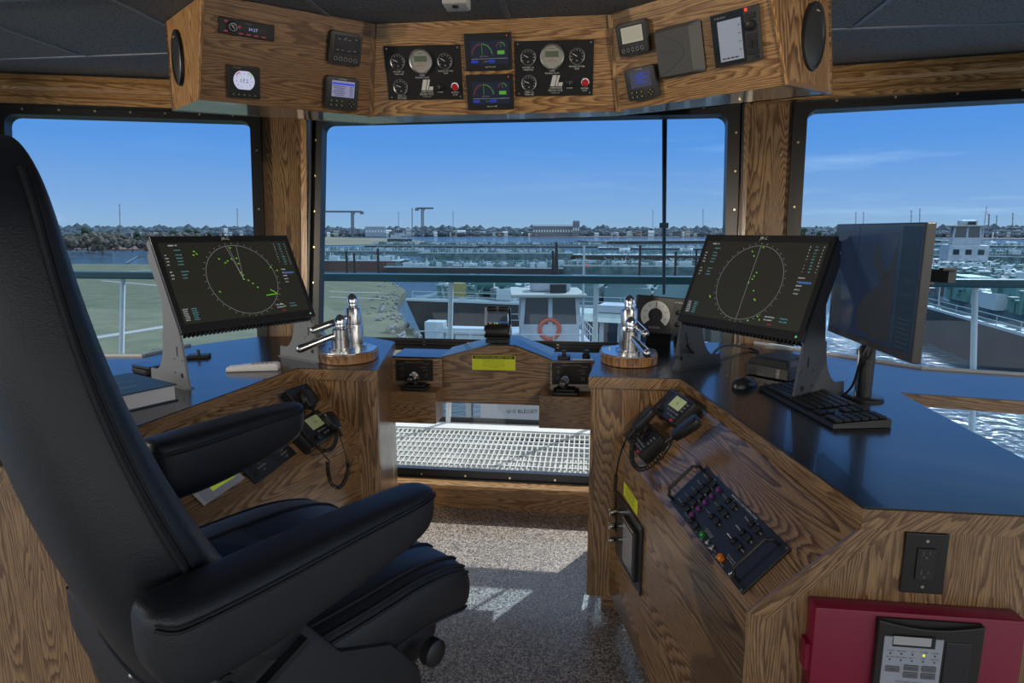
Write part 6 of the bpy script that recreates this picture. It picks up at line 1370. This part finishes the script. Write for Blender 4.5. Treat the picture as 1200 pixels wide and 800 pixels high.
# --- backrest: sections along a reclined spine (x back, z up)
def back_ring(s, grow=0, n_=30):
    L_ = BL_; px = -BREC * s - .06 * math.sin(PI * s); pz = .84 + L_ * s
    tan = V((-BREC - .06 * PI * math.cos(PI * s), 0, L_)).normalized(); nor = V((tan.z, 0, -tan.x))     # nor points forward
    hw = BW[0] + (BW[1] - BW[0]) * min(1, s / .4) if s < .4 else BW[1] + (BW[2] - BW[1]) * ((s - .4) / .6) ** 1.2
    th = .097 - .05 * s
    top = max(0, (s - .86) / .14); k = math.sqrt(max(0.02, 1 - top ** 2.4)); hw *= k; th *= .55 + .45 * k
    if s < .04: hw *= .93; th *= .8
    out = []
    for j in range(n_):
        a = 2 * PI * j / n_; cx, cy = sup(a, 3.2); y = cx * (hw + grow); f = cy * (th + grow) * (1 if cy > 0 else 1.0)
        f += .02 * (abs(cx) ** 3) * (1 if cy > 0 else .35)        # bolsters wrap forward
        out.append(V((px, 0, pz)) + nor * f + V((0, y, 0)))
    return out
BL_, BREC, BW = .825, .235, (.24, .255, .175)
SS = [0, .03, .08, .16, .25, .35, .45, .55, .65, .74, .82, .88, .92, .95, .975, .99, 1.0]
loft([back_ring(s) for s in SS], 'backrest', LEATHER, chair)
def ring_pt(s, a, grow=0):
    r = back_ring(s, grow, 72); return r[int(a / 360 * 72) % 72]
for nm_, a, r in (('piping', 176, .004), ('piping', 4, .004), ('piping', 170, .0018), ('piping', 10, .0018)):
    b = MB(); b.tube([ring_pt(.01 + .93 * k / 40, a, -.0005) for k in range(41)], r, 6); b.build(nm_, THREAD, chair, smooth=True)
# seam across the lower rear cover
b = MB(); b.tube([ring_pt(.09 + .20 * (1 - (1 - k / 20) ** 2), 188 + 152 * k / 20, .0) for k in range(21)], .0025, 6); b.build('rear_seam', THREAD, chair, smooth=True)
# --- armrests
def arm(y0, name, zr, zf_, x0, x1, yaw, fat=1.0):
    rings = []; seam = []; n = 24
    prof = [(0, .3, .35), (.015, .62, .72), (.05, .92, .97), (.12, 1, 1), (.3, 1, 1), (.5, .96, .93), (.7, .92, .84), (.85, .88, .7), (.93, .82, .6), (.975, .64, .45), (1, .28, .2)]
    for f, wk, hk in prof:
        x = x0 + (x1 - x0) * f; top = zr + (zf_ - zr) * f - .012 * (1 - hk) * (f > .8); hh = .057 * hk * fat; hw = .048 * wk; yy = y0 + math.tan(rad(yaw)) * (x - x0)
        zc = top - hh - (.012 if f in (0, ) else 0)
        rings.append([V((x, yy + hw * sup(2 * PI * j / n, 4.2)[0], zc + hh * sup(2 * PI * j / n, 4.2)[1])) for j in range(n)])
        if .01 < f < .99:
            for sd_ in (-1,): seam.append(V((x, yy + sd_ * hw * .985, top - hh * .42)))
    rings = [[TW @ p for p in r] for r in rings]; seam = [TW @ p for p in seam]; o = loft(rings, name, LEATHER, chair); b = MB(); b.tube(smooth_path(seam), .0022, 6); b.build('arm_seam', THREAD, o, smooth=True)
    b = MB(); b.tube(smooth_path([p + V((0, -.0004, .006)) for p in seam]), .0011, 5); b.build('arm_stitching', THREAD, o, smooth=True); return o
AR = dict(R=(-.275, 'armrest', 1.15, 1.15, -.225, .225, 1), L=(.28, 'armrest', 1.155, 1.155, .02, .385, 5, 1.12))
arm(*AR['R']); arm(*AR['L'])
# --- seat cushion
rings = []; n = 32; seat_s = []
def seat_ring(f, grow=0, n=32):
    x = -.14 + .555 * f; drop = .05 * max(0, (f - .62) / .38) ** 2.2; tk = 1 if f > .06 else .8
    e = max(0, (f - .88) / .12); k = math.sqrt(max(.03, 1 - e ** 2.2)); hw = (.255 + .012 * math.sin(PI * f)) * (.8 + .2 * k); hh = .084 * k * tk
    return [TW @ V((x, .03 + (hw + grow) * sup(2 * PI * j / n, 3.4)[0], .875 - drop + (hh + grow) * sup(2 * PI * j / n, 3.4)[1] + (.02 * abs(sup(2 * PI * j / n, 3.4)[0]) ** 3))) for j in range(n)]
loft([seat_ring(f) for f in (0, .03, .08, .2, .35, .5, .62, .72, .8, .87, .92, .96, .985, 1.0)], 'seat_cushion', LEATHER, chair)
for a in (30, 65, 115, 140, 155, 165, 200, 15):
    b = MB(); b.tube([seat_ring(.02 + .92 * k / 30, 0, 72)[int((a % 360) / 5)] for k in range(31)], .003, 6); b.build('piping', THREAD, chair, smooth=True)
# second, lower seat roll and side shells
def low_ring(f, n=28):
    x = -.12 + .44 * f; e = max(0, (f - .8) / .2); k = math.sqrt(max(.03, 1 - e ** 2.2)); drop = -.02 * f
    return [TW @ V((x, .03 + (.25 * (.85 + .15 * k)) * sup(2 * PI * j / n, 4)[0], .79 + .02 * f + .05 * k * sup(2 * PI * j / n, 4)[1])) for j in range(n)]
loft([low_ring(f) for f in (0, .04, .1, .3, .5, .7, .8, .88, .94, .98, 1)], 'seat_base', LEATHER, chair)
SH = mat('chair_side_shell', (.02, .023, .028), .5)
# lower rear cover that runs down behind the seat
loft([[V((x - .02 + .062 * sup(2 * PI * j / 28, 3.5)[1], .235 * w_ * sup(2 * PI * j / 28, 3.5)[0], z)) for j in range(28)] for z, x, w_ in ((.60, .06, .82), (.62, .055, .9), (.7, .035, .96), (.8, .025, .98), (.9, .0, .98), (.95, -.01, .94))], 'rear_cover', LEATHER, chair)
for sd_ in (-1, 1):
    xo = 0 if sd_ < 0 else .12
    pts = [(-.14, .66), (-.02, .60), (.2, .60), (.24, .70), (.22, .80), (.16, .875), (.06, .92), (.0, 1.0), (-.03, 1.06), (-.09, 1.04), (-.13, .98), (-.15, .9)]
    yb = .03 + sd_ * .262
    b = MB(); b.prism([(max(x, -.14 + xo * 1.3), z) for x, z in pts] if sd_ < 0 else [(.04, .66), (.2, .60), (.24, .70), (.22, .80), (.16, .875), (.06, .92)], -.012, .012, TW @ tr(0, yb, 0) @ rot('X', 90), bev=.006); b.build('side_shell', SH, chair, smooth=True)
    b = MB(); b.lathe([(.035, 0), (.035, .02), (.028, .024)], 24, TW @ tr(-.05 if sd_ < 0 else .08, yb + sd_ * .012, 1.02 if sd_ < 0 else .88) @ rot('X', -90 * sd_)); b.build('arm_pivot', SH, chair, smooth=True)
yo = .03 - .262 - .014
b = MB(); b.tube([TW @ V((-.13, yo, .995)), TW @ V((-.13, yo - .022, .995))], .013, 12); b.bar(TW @ V((-.13, yo - .024, .995)), TW @ V((-.115, yo - .024, .955)), .014, .012); b.bar(TW @ V((-.115, yo - .028, .957)), TW @ V((-.02, yo - .028, 1.0)), .016, .010); b.build('adjustment_lever', BLACK, chair, smooth=True)
b = MB(); b.lathe([(.009, 0), (.009, .004), (.006, .006)], 14, TW @ tr(-.115, yo - .033, .955) @ rot('X', 90)); b.build('lever_bolt', CHROME, chair, smooth=True)
b = MB(); b.lathe([(.02, 0), (.024, .003), (.024, .02), (.018, .024)], 20, TW @ tr(.24, yo, .82) @ rot('X', 90)); b.build('side_knob', BLACK, chair, smooth=True)
# rear lacing hooks along the back of the cover
each(chair, 'lacing_hook', CHROME, lambda b: b.ball((0, 0, 0), .006, n=8), [ring_pt(.13, 268) + V((-.004, .0, 0)), ring_pt(.08, 266) + V((-.004, 0, 0))], smooth=True)
# pedestal
b = MB(); b.prism(rrect(-.05, .28, -.15, .21, .03), .50, .76, bev=.01); b.build('suspension_box', SH, chair, smooth=True)
b = MB(); b.lathe([(.28, 0), (.28, .02), (.1, .05), (.07, .07), (.07, .56)], 32, tr(.12, .03, 0)); b.build('pedestal', STEELD, chair, smooth=True)

# ---- two added fill spotlights, out of view, brightening the overhead console
for k, x in enumerate((-3.6, 1.45)):
    p = V((x, .75, 2.39)); aim = V((-.7 if k == 0 else -.1, 2.8, 2.2))
    t = thing('fill_spot', ('added fill spotlight far left, brightening the overhead console', 'added fill spotlight right, brightening the overhead console')[k], 'lamp', tuple(p))
    b = MB(); b.lathe([(.05, 0), (.05, -.012), (.03, -.014)], 20); b.build('fill_spot_base', WHITE, t, smooth=True)
    q = (aim - p).to_track_quat('-Z', 'Y').to_matrix().to_4x4(); b = MB(); b.lathe([(.02, .05), (.04, .03), (.045, -.04), (.04, -.04), (.03, .02)], 24, tr(0, 0, -.06) @ q, caps=False); b.build('fill_spot_head', WHITE, t, smooth=True)
    ld = bpy.data.lights.new('fill_spot_light', 'SPOT'); ld.energy = (140, 75)[k]; ld.color = (1, .86, .68); ld.spot_size = rad(92); ld.spot_blend = .6; ld.shadow_soft_size = .04; lo = bpy.data.objects.new('fill_spot_light', ld); col.objects.link(lo); lo.parent = t; lo.matrix_local = tr(0, 0, -.06) @ q @ tr(0, 0, -.045)
